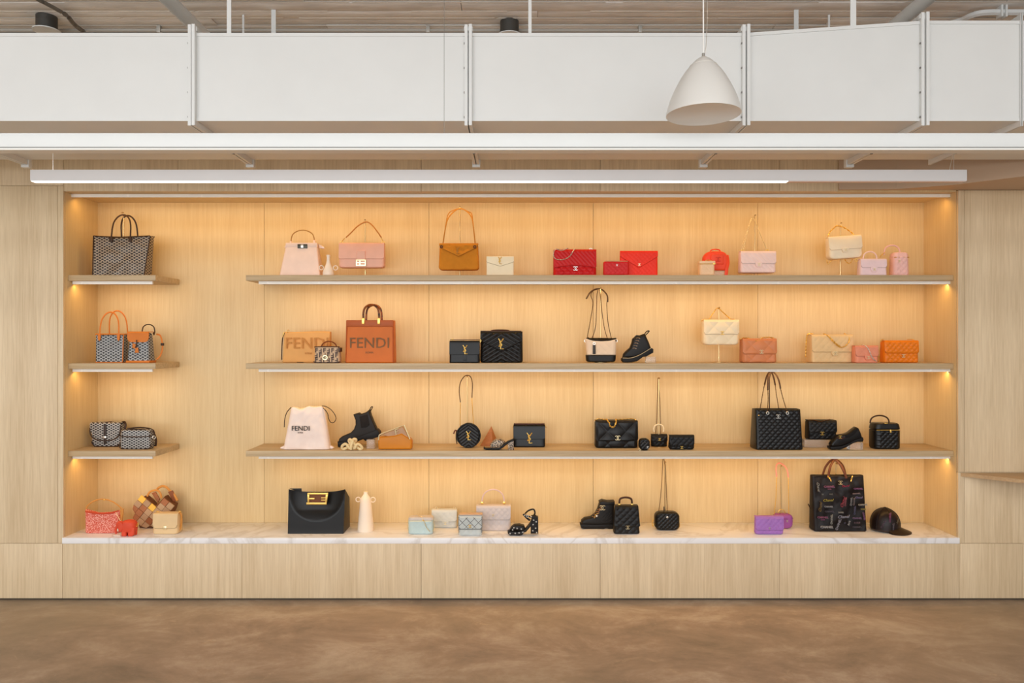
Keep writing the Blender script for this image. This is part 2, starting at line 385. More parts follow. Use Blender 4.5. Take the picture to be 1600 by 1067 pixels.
    def handle(s, mat, x0, x1, yb, yp, r, y=0, y1=None, r2=None, name='handle', leg=.25, pw=1.0, parent=None, label=None, ns=8):
        xc = (x0+x1)/2; w = (x1-x0)/2; h = yb-yp; pts = []
        for i in range(13):
            a = pi*i/12; ss = sin(a)**pw
            yy = y if y1 is None else y+(y1-y)*ss
            pts.append((xc-w*cos(a), yy, yb-h*(leg*min(1, ss*2.2)+(1-leg)*ss)))
        return s.tube(name, mat, pts, r, r2, ns, 2, parent=parent, label=label)
    def chain(s, mat, pts, ln=2.6, r=.55, name='chain_strap', parent=None, label=None):
        v, f = chainvf(pts, ln, r); return s.put(name, (v, f), mat, parent, label)
    def box(s, name, mat, x0, x1, y0, y1, pt, pb, b=0, parent=None, label=None):
        v, f = boxvf(x0, x1, y0, y1, pt, pb, b); return s.put(name, (v, f), mat, parent, label)
    def extr(s, name, mat, pts, y0, y1, bev=0, segs=3, parent=None, label=None):
        v, f = poly_extrude(pts, y0, y1, bev, segs); return s.put(name, (v, f), mat, parent, label)
    def lathe(s, name, mat, prof, x, y=0, ns=20, parent=None, label=None, sq=1):
        V = []; Fc = []; m = len(prof)
        for r, z in prof:
            for j in range(ns):
                a = 2*pi*j/ns; V.append((x+r*cos(a), y+r*sq*sin(a), z))
        for i in range(m-1):
            for j in range(ns): Fc.append((i*ns+j, (i+1)*ns+j, (i+1)*ns+(j+1) % ns, i*ns+(j+1) % ns))
        Fc.append(tuple(range(ns))); Fc.append(tuple((m-1)*ns+j for j in range(ns))[::-1])
        return s.put(name, (V, [t[::-1] for t in Fc] if prof[0][1] < prof[-1][1] else Fc), mat, parent, label)
    def blob(s, name, mat, x, y, z, rx, ry, rz_, parent=None, rot=0, label=None):
        V = []; Fc = []; A, B = 10, 16
        for i in range(A+1):
            t = pi*i/A
            for j in range(B):
                a = 2*pi*j/B; u, w = rx*sin(t)*cos(a), rz_*cos(t)
                V.append((x+u*cos(rot)-w*sin(rot), y+ry*sin(t)*sin(a), z+u*sin(rot)+w*cos(rot)))
        for i in range(A):
            for j in range(B): Fc.append((i*B+j, i*B+(j+1) % B, (i+1)*B+(j+1) % B, (i+1)*B+j))
        return s.put(name, (V, Fc), mat, parent, label)
    def text(s, body, mat, x, py, size, y=None, rot=0, name='lettering', parent=None, ext=.25, sx=1, spacing=1, shear=0, offset=0):
        cu = bpy.data.curves.new(name, 'FONT'); cu.body = body; cu.size = size*s.K; cu.align_x = 'CENTER'; cu.align_y = 'CENTER'; cu.extrude = ext*s.K
        cu.space_character = spacing; cu.shear = shear; cu.offset = offset*s.K; cu.resolution_u = 2
        t_ = bpy.data.objects.new(name, cu); me = bpy.data.meshes.new_from_object(t_); bpy.data.objects.remove(t_); bpy.data.curves.remove(cu)
        me.materials.clear(); me.materials.append(mat); o = bpy.data.objects.new(name, me); C.objects.link(o); o.parent = parent or s.root
        y = -s.d/2-.4 if y is None else y
        o.location = s.c((x, y, py)); o.rotation_euler = (pi/2, -radians(rot), 0); o.scale = (sx, 1, 1)
        return o
    def cc(s, mat, x, py, R, y, name='emblem', parent=None):
        l = []
        for sg in (-1, 1):
            pts = []
            for i in range(13):
                a = radians(42+276*i/12); pts.append((x+sg*R*(.52+.86*cos(a)), y, py+R*.95*sin(a)))
            l.append(tubevf(pts, R*.17, R*.2, 6, False, 1))
        v, f = merge(l); return s.put(name, (v, [t[::-1] for t in f]), mat, parent)
    def ysl(s, mat, x, pt, pb, y, name='emblem', parent=None):
        h = pb-pt; w = h*.30; r = max(.55, h*.055)
        Y1 = [(x-w*.8, y, pt), (x, y, pt+h*.34)]; Y2 = [(x+w*.9, y, pt), (x, y, pt+h*.34), (x-w*.5, y, pt+h*.8)]
        S = [(x+w*.45, y, pt+h*.30), (x-w*.1, y, pt+h*.26), (x-w*.35, y, pt+h*.38), (x+w*.1, y, pt+h*.50), (x+w*.35, y, pt+h*.62), (x, y, pt+h*.74), (x-w*.7, y, pt+h*.72)]
        L_ = [(x+w*.15, y, pt+h*.45), (x-w*.1, y, pb), (x+w*1.0, y, pb)]
        v, f = merge([tubevf(Y1, r, r, 5, n=1), tubevf(Y2, r, r, 5, n=1), tubevf(S, r, r, 5, n=3), tubevf(L_, r, r, 5, n=1)])
        return s.put(name, (v, [t[::-1] for t in f]), mat, parent)
    def ring(s, name, mat, x, y, py, R, r, parent=None, turn=0):
        pts = [(x+R*cos(2*pi*i/14)*cos(turn), y+R*cos(2*pi*i/14)*sin(turn), py+R*sin(2*pi*i/14)) for i in range(14)]
        v, f = tubevf(pts, r, r, 6, True, 1); return s.put(name, (v, f), mat, parent)
def stand(px, tier, Yp, ptop, label, pbase=None):      # brass bag stand: round foot, post, short hook bar
    s = It('display_stand', label, 'stand', px, tier, Yp-.006, 2.6); s.by = HY+(CZ-TZ[tier])/s.K
    b = s.by
    s.lathe('foot', BRASS, [(11, b-.05), (11, b-.6), (10.3, b-1), (2.2, b-1.3)], px, ns=24)
    s.lathe('post', BRASS, [(1.15, b-1), (1.15, ptop+1)], px, ns=10)
    s.lathe('collar', BRASS, [(1.7, b-7), (1.7, b-9)], px, ns=10)
    s.tube('hook', BRASS, [(px, 0, ptop+1), (px, -.5, ptop-.4), (px, -3, ptop-.6), (px, -5, ptop+.2)], .9, n=3)
    return s
def riser(x0, x1, pt, tier, Yf, d, label):
    s = It('acrylic_riser', label, 'riser', (x0+x1)/2, tier, Yf, d)
    s.box('block', ACRYL, x0, x1, -d/2, d/2, pt, s.by, .4)
    return s
def rotpart(o, deg):          # tilt in the picture plane about the thing's own origin
    o.rotation_euler = (0, radians(deg), o.rotation_euler[2])
# ------------------------------------------------------------------ the setting
M_PANEL = wood('pale_oak_veneer', (230, 208, 173), (207, 182, 145)); M_BACK = wood('oak_veneer_back', (224, 199, 152), (211, 182, 134))  # M_BACK: same oak tinted warmer, niche's orange light put into the colour
M_SHELF = wood('pale_oak_edge', (205, 190, 160), (178, 162, 132), 'X', fine=.6); M_BULK = plain('taupe_paint', (196, 170, 144), .6)
M_DARKGAP = plain('shadow_gap', (70, 58, 44), .8); M_FLOOR = concrete(); M_CEIL = board_concrete(); M_MARBLE = marble()
M_DUCT = plain('white_duct_paint', (218, 219, 217), .45); M_ALU = plain('aluminium_channel', (246, 242, 234), .4)
def ST(name): 
    e = empty(name, (0, 0, 0), kind='structure'); return e
fl = wbox('floor', -8, 8, -10, .5, -.1, 0, M_FLOOR, kind='structure')
# ceiling: board-marked concrete, each board of the visible band a piece
M_RIDGE = plain('concrete_ridge', (232, 226, 216), .9)
ce = empty('ceiling', (0, 0, 3.7), kind='structure')
wbox('slab', -8, 8, -10, .5, 3.712, 3.82, M_CEIL, ce); wbox('slab', -8, 8, -10, -1.1, 3.7, 3.712, M_CEIL, ce)
y = -1.1
while y < .35:
    w_ = random.uniform(.085, .12); xx = -8
    while xx < 8:
        L_ = random.uniform(2.2, 4.2); wbox('board', xx, min(8, xx+L_)-.004, y, y+w_-.004, 3.7+random.uniform(0, .006), 3.714, M_CEIL, ce, .0015); xx += L_
    xx = -8+random.uniform(0, .5)
    while xx < 8:                                     # broken ridges where the concrete ran between the boards
        L_ = random.uniform(.25, 1.6); wbox('ridge', xx, min(8, xx+L_), y+w_-.0085, y+w_+.0035, 3.6982+random.uniform(0, .0012), 3.7005, M_RIDGE, ce, .001); xx += L_+random.choice((.02, .1, .5))
    y += w_
# wall with the display niche
wb = empty('wall_back', (0, 0, 0), kind='structure')
NL, NR, NB, NT, ND = WX(99, 0), WX(1497, 0), WZ(849, 0), WZ(299, 0), .40
wbox('backing', -8, NL-.001, .021, .08, 0, 3.7, M_DARKGAP, wb); wbox('backing', NR+.001, 8, .021, .08, 0, 3.7, M_DARKGAP, wb)
wbox('backing', NL, NR, .021, .08, NT+.022, 3.7, M_DARKGAP, wb); wbox('backing', NL, NR, .021, .08, 0, NB-.03, M_DARKGAP, wb)
g = .0012
def panel(x0, x1, z0, z1, mat=M_PANEL, y0=0, y1=.02, name='panel'): return wbox(name, x0+g, x1-g, y0, y1, z0+g, z1-g, mat, wb, .0008)
sx = [-8, WX(-180, 0), WX(97.5, 0), WX(378, 0), WX(658, 0), WX(938, 0), WX(1218, 0), WX(1499, 0), WX(1598, 0), 8]
for i in range(9): panel(sx[i], sx[i+1], .012, NB)
wbox('plinth', -8, 8, .012, .03, 0, .014, M_DARKGAP, wb)
zt = WZ(290, 0)
for a, b in ((-8, WX(-180, 0)), (WX(-180, 0), WX(90, 0)), (WX(90, 0), NL)): panel(a, b, NB, zt)
for a, b in ((-8, WX(-180, 0)), (WX(-180, 0), NL)): panel(a, b, zt, 3.7)
hx = [NL]+[WX(p, 0) for p in (278, 658, 938, 1218, 1310)]+[8]
for i in range(6): panel(hx[i], hx[i+1], NT if i < 5 else NT+.02, 3.7)
zl = WZ(738, 0)
for a, b in ((NR, WX(1507, 0)), (WX(1507, 0), WX(1800, 0)), (WX(1800, 0), 8)):
    panel(a, b, NB, zl); panel(a, b, zl, WZ(297, 0))
# niche lining
wbox('backing', NL-.05, NR+.05, ND+.0205, ND+.04, NB-.03, NT+.03, M_DARKGAP, wb)
bx = [WX(p, ND) for p in (150, 413, 670, 927, 1184, 1446)]
for i in range(5): panel(bx[i], bx[i+1], NB-.02, NT+.02, M_BACK, ND, ND+.02)
wbox('panel', NL-.02, NL, 0.021, ND, NB, NT, M_BACK, wb); wbox('panel', NR, NR+.02, .021, ND, NB, NT, M_BACK, wb)
wbox('panel', NL-.02, NR+.02, 0.021, ND+.02, NT+.0005, NT+.021, M_BACK, wb); wbox('backing', NL-.02, NR+.02, .03, ND+.02, NB-.032, NB-.0, M_DARKGAP, wb)
# marble floor of the niche
o = wbox('marble_ledge', WX(98, 0), WX(1498.5, 0), -.008, ND-.0005, WZ(849, 0)+.0002, TZ[4], M_MARBLE, b=.0015)
o['label'] = 'long white veined marble slab forming the lit floor of the display niche'; o['category'] = 'ledge'
# shelves with their light bars
def shelf(x0, x1, z, lab, bar0, bar1, wall, group):
    r = empty('shelf', ((x0+x1)/2, ND, z-.0385), lab, 'shelf', group)
    y0 = .05
    wbox('board', x0, x1, y0, ND-.0005, z-.0385, z-.0003, M_SHELF if 0 else M_SHELFB, r, .0015)
    b = wbox('light_bar', bar0, bar1, .085, .103, z-.0385-.021, z-.0385, M_ALU, r, .001, label='slim white aluminium light channel')
    k = bar0+.06; st = .345
    while k < bar1:
        c_ = wbox('clip', k, k+.012, .0835, .085, z-.0385-.0205, z-.0385-.002, plain('white_clip', (250, 246, 238), .4), r); c_.parent = b; c_.location = c_.location+r.location-b.location-r.location
        c_.location = Vector((k+.006, .08425, z-.0385-.01125))-(r.location+b.location); k += st
    led(bar0+.006, bar1-.006, z-.0385-.0225, .112, LEDW*(bar1-bar0))
LEDW = 1.62
M_SHELFB = wood('oak_shelf', (206, 181, 143), (178, 152, 114), 'X', fine=.6)
for t, w in ((1, 'top'), (2, 'middle'), (3, 'lowest')):
    shelf(NL+.0006, WX(243, .05), TZ[t], 'short %s pale oak shelf at the left end of the niche' % w, WX(113, .085), WX(238, .085), 0, 'niche shelves')
    shelf(WX(384, .05), NR-.0006, TZ[t], 'long %s pale oak shelf across the niche, lit from under its front edge' % w, WX(404, .085), WX(1487, .085), 0, 'niche shelves')
b = wbox('niche_light', WX(106, .085), WX(1488, .085), .085, .103, NT-.0215, NT-.0003, M_ALU, b=.001)
b['label'] = 'long slim white light bar along the top front edge of the niche'; b['category'] = 'light'
x = WX(106, .085)+.4
while x < WX(1480, .085):
    o = wbox('clip', x, x+.012, .0835, .085, NT-.0205, NT-.002, plain('white_clip', (250, 246, 238), .4)); o.parent = b; o.location = o.location-b.location; x += .5
led(WX(120, .085), WX(1476, .085), NT-.024, .112, LEDW*5.9)
# right: taupe bulkhead and slanting oak counter end
def prism(name, pts, z0, z1, mat, **k):
    V = [(x, y, z) for z in (z0, z1) for x, y in pts]; n = len(pts)
    Fc = [tuple(range(n))[::-1], tuple(range(n, 2*n))]+[(i, (i+1) % n, n+(i+1) % n, n+i) for i in range(n)]
    return link(name, V, Fc, mat, ang=20, **k)
zb = WZ(297, 0)
o = prism('trim_1', [(WX(1311, 0), -.0005), (WX(1311, -.012), -.012), (WX(1400, -.02), -.03), (WX(1490, -.16), -.16), (WX(1600, -.4), -.4), (4.6, -1.35), (8, -1.35), (8, -.0005)], zb+.0005, 3.7, M_BULK)
o['kind'] = 'structure'
co_ = empty('counter', (WX(1700, 0), -.2, zl-.03), 'oak counter slab with a slanting front edge against the right end of the panelled wall', 'counter')
o = prism('top', [(WX(1501, 0), -.0005), (WX(1600, -.235), -.235), (4.9, -.75), (7, -.75), (7, -.0005)], zl-.026, zl-.003, wood('oak_counter', (196, 164, 122), (172, 138, 98), 'X'))
o.parent = co_; o.location = -co_.location
# side walls far out of the frame and wall behind the camera
wbox('wall_left', -8.1, -8, -10, .5, 0, 3.82, M_DUCT, kind='structure'); wbox('wall_right', 8, 8.1, -10, .5, 0, 3.82, M_DUCT, kind='structure')
# ------------------------------------------------------------------ duct
dz0 = 2.803; dz1 = WZ(52, -1.26); dz2 = WZ(33, -1.26); yf_, yb_ = -1.26, -.5
D = empty('air_duct', (0, -.88, dz0), 'long white rectangular metal air duct under the ceiling, its right end taller', 'duct')
def dwbox(name, *a, **k):
    o = wbox(name, *a, **k); return o
jx = [-8, WX(-125, yf_), WX(302, yf_), WX(732, yf_), WX(1164, yf_), WX(1442, yf_), WX(1594, yf_), 8]
dz = [dz1]*5+[dz2]*3
for i in range(7):
    x0, x1, za, zb_ = jx[i]+.001, jx[i+1]-.001, dz[i], dz[i+1]
    V = [(x, y, z) for x, zt_ in ((x0, za), (x1, zb_)) for y, z in ((yf_, dz0), (yb_, dz0), (yb_, zt_), (yf_, zt_))]
    o = link('duct_section', V, [(0, 1, 2, 3), (7, 6, 5, 4), (0, 4, 5, 1), (1, 5, 6, 2), (2, 6, 7, 3), (3, 7, 4, 0)], M_DUCT, D, ang=20); o.location = -D.location
    for zz0, zz1, yy in ((dz0-.003, dz0-.003, yf_-.003),):
        o = wbox('lip', x0, x1, yf_-.004, yf_, dz0-.003, dz0+.012, M_DUCT, D)
    V, Fc = merge([boxvf(0, 1, yf_-.005, yf_, -.016, 0)])
    V = [(x0 if v[0] == 0 else x1, v[1], v[2]+(za if v[0] == 0 else zb_)) for v in V]
    o = link('lip', V, Fc, M_DUCT, D, ang=20); o.location = -D.location
for i, xj in enumerate(jx[1:-1]):
    t = dz[i+1]; small = (i == 5)
    w = .006 if small else .018
    for k, (a, b_) in enumerate(((-w, -.003), (.003, w))):
        f = empty('flange', (xj, yf_, dz0)); f.parent = D; f.location = f.location-D.location
        pr = .012 if small else (.026 if k else .020)
        yr = yb_-yf_; parts_ = [boxvf(a, b_, -pr, 0, -.03, t-dz0+.035), boxvf(a, b_, .0005, yr-.0005, -.03, -.0005), boxvf(a, b_, yr, yr+pr, -.03, t-dz0+.03), boxvf(a, b_, .0005, yr-.0005, t-dz0+.0005, t-dz0+.03)]
        v, fc = merge(parts_); o = link('flange', v, fc, M_DUCT, D); o.location = f.location; bpy.data.objects.remove(f)
        if not small and k == 0:
            for zz in (.0, .12, .24, .36):
                q = wbox('bolt', xj-w-.004, xj-w, yf_-.016, yf_-.008, dz0+zz+.01, dz0+zz+.018, plain('steel', (130, 128, 124), .4, .6), D)
    if not small:
        for yy in (yf_+.25, yf_+.5): wbox('bolt', xj-.006, xj+.006, yy, yy+.012, dz0-.034, dz0-.03, plain('steel', (130, 128, 124), .4, .6), D)
        wbox('corner_bracket', xj-.024, xj+.024, yb_, yb_+.035, dz0-.045, dz0+.02, M_DUCT, D, .003)
        wbox('corner_bracket', xj-.022, xj+.022, yf_-.012, yf_+.02, t+.008, t+.03, M_DUCT, D, .003)
hang = [(358, 'f', 6.5), (427.5, 'b', 7), (828, 'f', 5), (1333, 'f', 9), (1244, 'b', 7)]
for i, (px, w_, wd_) in enumerate(hang):
    Y = yf_+.012 if w_ == 'f' else yb_+.012; k = (Y+CAMD)/F; x = WX(px, Y); zt_ = dz1 if px < 1200 else (dz1+dz2)/2-.03
    lab = {358: 'flat white strap hanging the left part of the duct at its front edge', 427.5: 'short white strap behind the left part of the duct', 828: 'pale narrow strap above the middle of the duct', 1333: 'wide white strap above the tapering right part of the duct', 1244: 'short white strap behind the tapering right part of the duct'}[px]
    o = wbox('duct_hanger', x-wd_*k/2, x+wd_*k/2, Y-.002, Y+.002, zt_-.02, 3.702, M_DUCT); o['label'] = lab; o['category'] = 'hanger'; o['group'] = 'duct hangers'
for px, lab in ((391.5, 'thin white rod beside the left short duct strap'), (1282, 'thin white rod between the two right duct straps')):
    Y = -.30; x = WX(px, Y); v, f = tubevf([(0, 0, 0), (0, 0, 3.70-2.95)], .007, n=1); o = link('threaded_rod', v, f, M_DUCT); o.location = (x, Y-.12, 2.95); o['label'] = lab; o['category'] = 'rod'
def wire(name, pts, r, mat, lab, cat, grp=None, ns=6, n=4):
    b0 = Vector(pts[0]); v, f = tubevf([tuple(Vector(p)-b0) for p in pts], r, None, ns, False, n)
    o = link(name, v, f, mat); o.location = b0
    if lab: o['label'] = lab; o['category'] = cat
    if grp: o['group'] = grp
    return o
# ceiling services
M_COND = plain('galvanised_conduit', (176, 172, 164), .45, .3)
cy = -.27
cd = wire('conduit', [(-8, cy, 3.672), (WX(200, cy), cy, 3.672), (WX(900, cy), cy, 3.670), (WX(1290, cy), cy, 3.672)], .011, M_COND, 'long straight grey conduit running across the concrete ceiling behind the duct', 'conduit', n=1)
for px in (249, 669, 1000): 
    b = wbox('clamp', WX(px, cy)-.012, WX(px, cy)+.012, cy-.016, cy+.016, 3.655, 3.70, M_COND, None, .002); b.parent = cd; b.location = b.location-cd.location
wire('conduit', [(-8, cy+.05, 3.684), (WX(1290, cy), cy+.05, 3.684)], .007, plain('dark_conduit', (112, 106, 98), .5), 'thinner dark cable pipe tight behind the long grey ceiling conduit', 'conduit', n=1)
def CP(px, py, z=3.665): dep = (z-CZ)*F/(HY-py); return ((px-800)*dep/F, dep-CAMD, z)
wire('flexible_conduit', [CP(40, -14), CP(62, 0), CP(84, 12), CP(104, 24), (CP(114, 36)), CP(126, 46), CP(142, 53), CP(175, 60)], .013, plain('dark_conduit', (112, 106, 98), .5), 'dark flexible conduit curving diagonally over the left end of the ceiling', 'conduit')
wire('bent_conduit', [CP(1480, 38), CP(1503, 31), CP(1515, 25), CP(1530, 20.5), CP(1546, 19), CP(1562, 19), CP(1620, 19), CP(2100, 19)], .018, M_DUCT, 'white bent pipe on the ceiling at the far right above the duct', 'pipe')
for px, lab in ((1562, 'left of the two clamps holding the white bent pipe'), (1569, 'right of the two clamps holding the white bent pipe')):
    p = CP(px, 19); o = wbox('pipe_clamp', p[0]-.006, p[0]+.006, p[1]-.025, p[1]+.025, 3.63, 3.70, M_DUCT, None, .002)
    o['label'] = lab; o['category'] = 'clamp'; o['group'] = 'clamps of the bent pipe'
for px, py, lab, r_ in ((73, 36, 'dark round ceiling box with a white cover plate near the left end', .058), (796, 44, 'dark round ceiling box with a white cover plate above the middle of the duct', .058)):
    p = CP(px, py, 3.66); e = empty('junction_box', (p[0], p[1], 3.70), lab, 'junction box', 'ceiling junction boxes')
    def cyl(r, z0, z1, n=24): 
        V = [(r*cos(2*pi*i/n), r*sin(2*pi*i/n), z) for z in (z0, z1) for i in range(n)]
        return V, [tuple(range(n)), tuple(range(n, 2*n))]+[(i, (i+1) % n, n+(i+1) % n, n+i) for i in range(n)]
    v, f = cyl(r_, -.085, 0); link('box', v, f, plain('dark_steel', (74, 72, 68), .5, .4), e); v, f = cyl(r_*1.32, -.091, -.085); link('cover_plate', v, f, M_DUCT, e)
for sx_, lab in ((-1.841, 'white pipe receding along the ceiling towards the left duct joint'), (2.215, 'white pipe receding along the ceiling towards the right end of the duct')):
    wire('sprinkler_pipe', [(sx_, -9.9, 3.55), (sx_, .0, 3.55)], .038, M_DUCT, lab, 'pipe', 'white ceiling pipes', ns=14, n=1)
# suspended light beams
Y1 = -1.8; z1a, z1b = WZ(208, Y1), WZ(234, Y1)
B1 = empty('linear_pendant', (0, Y1+.03, z1b), 'long bright white linear beam crossing in front of the duct from edge to edge', 'light fixture')
o = wbox('housing', -5, 5, Y1, Y1+.06, z1b+.012, z1a, plain('satin_white', (219, 222, 221), .4), B1, .001); wbox('lower_trim', -5, 5, Y1+.002, Y1+.058, z1b, z1b+.008, WHITE, B1); wbox('groove', -5, 5, Y1+.006, Y1+.054, z1b+.008, z1b+.012, plain('grey_groove', (150, 150, 146), .5), B1)
for px in (693, -60, 1660):
    v, f = tubevf([(0, 0, 0), (0, 0, 3.7-z1a)], .001, n=1, ns=5); o = link('suspension_wire', v, f, plain('steel', (130, 128, 124), .4, .6), B1); o.location = Vector((WX(px, Y1), Y1+.03, z1a))-B1.location
Y2 = -.8; z2a, z2b = WZ(265, Y2), WZ(283, Y2); xa, xb = WX(47, Y2), WX(1511, Y2)
B2 = empty('linear_pendant', (0, Y2+.022, z2b), 'slim white linear pendant hanging under the duct with a glowing underside', 'light fixture')
wbox('housing', xa, xb, Y2, Y2+.045, z2b+.002, z2a, plain('satin_grey_white', (214, 212, 212), .4), B2, .001)
wbox('diffuser', xa+.004, WX(1232, Y2), Y2+.003, Y2+.042, z2b-.001, z2b+.002, plain('lit_diffuser', (255, 246, 230), .5, 0, 2.6), B2, label='glowing warm white diffuser strip'); wbox('diffuser', WX(1232, Y2), xb-.004, Y2+.003, Y2+.042, z2b-.001, z2b+.002, plain('unlit_diffuser', (226, 205, 196), .5), B2, label='dull unlit diffuser strip')
for (px, dx) in ((79, 0), (1494, 0), (1487, .03)):
    v, f = tubevf([(0, 0, 0), (dx, 0, dz0-z2a+.001)], .0016, n=1, ns=5); o = link('suspension_wire', v, f, SILVER, B2); o.location = Vector((WX(px, Y2), Y2+.022, z2a))-B2.location
# pendant lamp
pd = 2.9; PL = empty('pendant_lamp', ((1099-800)*pd/F, pd-CAMD, CZ+(HY-179.5)*pd/F), 'white domed pendant lamp hanging in front of the duct', 'lamp')
k = pd/F; z0 = 0; prof = [(57, 0), (57, 3), (54.6, 12), (51, 24), (46, 36), (40.5, 47), (34.4, 58), (27.6, 68), (20, 77.5), (11.6, 85.6), (3, 91)]
prof = [(r*k, z*k) for r, z in prof]; inner = [(r-.003, z) for r, z in prof[:-1]][::-1]
def lathe_m(pr, n=48):
    V = [(r*cos(2*pi*j/n), r*sin(2*pi*j/n), z) for r, z in pr for j in range(n)]
    return V, [(i*n+j, i*n+(j+1) % n, (i+1)*n+(j+1) % n, (i+1)*n+j) for i in range(len(pr)-1) for j in range(n)]
v, f = lathe_m(prof+[(.0005, 91.4*k)]); o = link('shade', v, f, plain('satin_shade', (214, 212, 207), .35), PL, ang=60)
v, f = lathe_m([(.0005, .002), (55.8*k, .002), (56.6*k, 0), (57.2*k, 0)]); link('disc_diffuser', v, f, plain('pendant_diffuser', (236, 232, 226), .5), PL, ang=60, label='round grey-white disc closing the underside')
v, f = lathe_m([(20.2*k, 77.6*k), (20.9*k, 77*k), (21*k, 76.2*k)]); link('seam_ring', v, f, plain('satin_shade', (214, 211, 204), .35), PL)
v, f = lathe_m([(.001, 91*k), (2.4*k, 91*k), (2.4*k, 96*k), (.001, 96*k)], 12); link('cable_gland', v, f, plain('grey_gland', (150, 146, 138), .4, .4), PL)
v, f = tubevf([(0, 0, 95*k), (0, 0, 3.7-PL.location.z)], .0028, n=1); link('cable', v, f, plain('white_cable', (236, 234, 230), .5), PL)
v, f = tubevf([(.006, 0, 96*k), (.016, 0, 150*k), (0.02, 0, 3.7-PL.location.z)], .0014, n=2, ns=5); link('suspension_wire', v, f, SILVER, PL)
# ------------------------------------------------------------------ the goods on display
def item(name, label, cat, x0, x1, tier, d, base=None, group=None, Yf=None, rz=0):
    Yf = Yf if Yf is not None else (yfront(tier, base) if base else .14)
    cx = (x0+x1)/2
    return It(name, label, cat, cx, tier, Yf, d, group, rz)
GRP = {1: 'bags on the top shelf', 2: 'bags on the second shelf', 3: 'bags on the third shelf', 4: 'bags on the marble ledge'}
def flapbag(label, v0, v1, yt, tier, d, col, ye, q=None, qb='same', V=0, sag=0, base=None, lift=0, R=(2, 2), rough=.42, logo='cc', lx=None, ly=None, lr=2.6, lm=GOLD, tuck=False, name='flap_bag', cat='handbag', rz=0, tap=0, dt=None, bulge=1, Yf=None, tx=0, flapr=3, yb=None, colf=None, body_d=None):
    x0, x1 = fit(v0, v1, d); s = item(name, label, cat, x0, x1, tier, d, base, GRP[tier], Yf, rz)
    m = leather(col, rough) if isinstance(col, tuple) else col; mf = leather(colf, rough) if colf else m; yb = yb or (s.by-lift)
    s.lo = yb
    s.body(m, x0, x1, yt+1.2, yb, tx0=x0+tx, tx1=x1-tx, dt=dt or d*.75, R=R, rc=3.5, q=q if qb == 'same' else qb, bulge=bulge)
    dt_ = dt or d*.75; H_ = yb-yt-1.2; qa = (q[-1] if q else 0)
    if qb != 'same': qa = max(qa, qb[-1] if qb else 0)
    if q and q[0] == 'crumple': qa *= .8
    def yface(x, z, k=1):
        f_ = max(0, min(1, (yb-z)/H_)); u_ = max(-1, min(1, (x-(x0+x1)/2)/((x1-x0)/2)))
        e_ = 0 if H_*(1-f_) > 2 else (1-H_*(1-f_)/2)*.8
        return -((d+(dt_-d)*f_)/2+bulge*(1-u_*u_)*(1-(2*f_-1)**2)+qa*.9-e_)
    s.flap(mf, x0+tx*.7+.2, x1-tx*.7-.2, yt+1.2, ye, d=dt_+2*qa, off=1.0, q=q, V=V, sag=sag, r=flapr, tap=tap, yb_=yface)
    if isinstance(col, tuple):
        ep = []; fx0, fx1 = x0+tx*.7+.4, x1-tx*.7-.4
        for i in range(33):
            u = -1+2*i/32; px = (fx0+fx1)/2+u*(fx1-fx0)/2; e = ye+V*(1-abs(u))+sag*(1-u*u); ds = min(px-fx0, fx1-px)
            if ds < flapr: e -= flapr-sqrt(max(0, flapr**2-(flapr-ds)**2))
            px = (fx0+fx1)/2+(px-(fx0+fx1)/2)*(1+tap); ep.append((px, yface(px, e)-.9, e-.1))
        dk = .45 if sum(col) < 90 else .8
        s.tube('flap_edge', leather(tuple(int(v*dk) for v in col), .5), ep, .42, ns=5, n=1)  # leather edge, tinted darker to draw the shadow line under the flap
    s.m = m; s.x0, s.x1 = x0, x1; s.fy = yface(lx or (x0+x1)/2, ly or ye)-1.0-qa*.5
    lx = lx if lx is not None else (x0+x1)/2; ly = ly or ye
    if tuck: s.extr('lock_tab', mf, [(lx-5, ly-4), (lx+5, ly-4), (lx+5.5, ly), (lx+3.5, ly+4), (lx-3.5, ly+4), (lx-5.5, ly)], s.fy-.9, s.fy+1.2, .5, 2)
    if logo == 'cc': s.cc(lm, lx, ly, lr, s.fy-(1.6 if tuck else 1.0))
    elif logo == 'ysl': s.ysl(lm, lx, ly-lr, ly+lr, s.fy-.8)
    elif logo == 'plate': s.box('emblem', lm, lx-lr*.7, lx+lr*.7, s.fy-1.1, s.fy, ly-lr*.6, ly+lr*.6, .3)
    return s
def rings(s, mat, spots, R=2, r=.6):
    for x, z in spots: s.ring('ring', mat, x, 0, z, R, r)

# ======== top shelf
GOY = chevron_canvas((34, 24, 18), (196, 176, 152)); GOYB = chevron_canvas((40, 40, 42), (192, 192, 190)); DBR = leather((62, 40, 24), .45); TAN = leather((214, 120, 38), .42)
x0, x1 = fit(143, 238, 28); s = item('tote_bag', 'large dark chevron-print tote with brown looped handles on the top left shelf', 'tote bag', x0, x1, 1, 28, group=GRP[1])
s.body(GOY, 144, 224, 369, tx0=142, tx1=231, d=26, dt=14, R=(1.5, 0), rc=2, q=('crumple', 14, 1.4), topf=lambda u: 1.5*u*u-1.2*(abs(u) < .4), opn=True, dense=True)
s.tube('rim_piping', DBR, [(142, -7, 367.6), (160, -7.6, 368.8), (185, -8, 369.6), (210, -7.6, 368.6), (231, -7, 367.4)], .9)
s.tube('rim_piping', DBR, [(142, 7, 367.2), (185, 8, 368.4), (231, 7, 367)], .9)
s.tube('side_piping', DBR, [(231.2, -6.8, 368), (227.6, -10, 400), (224.2, -12.4, s.by-1)], .8); s.tube('side_piping', DBR, [(141.8, -6.8, 368), (143, -10, 400), (143.8, -12.4, s.by-1)], .8)
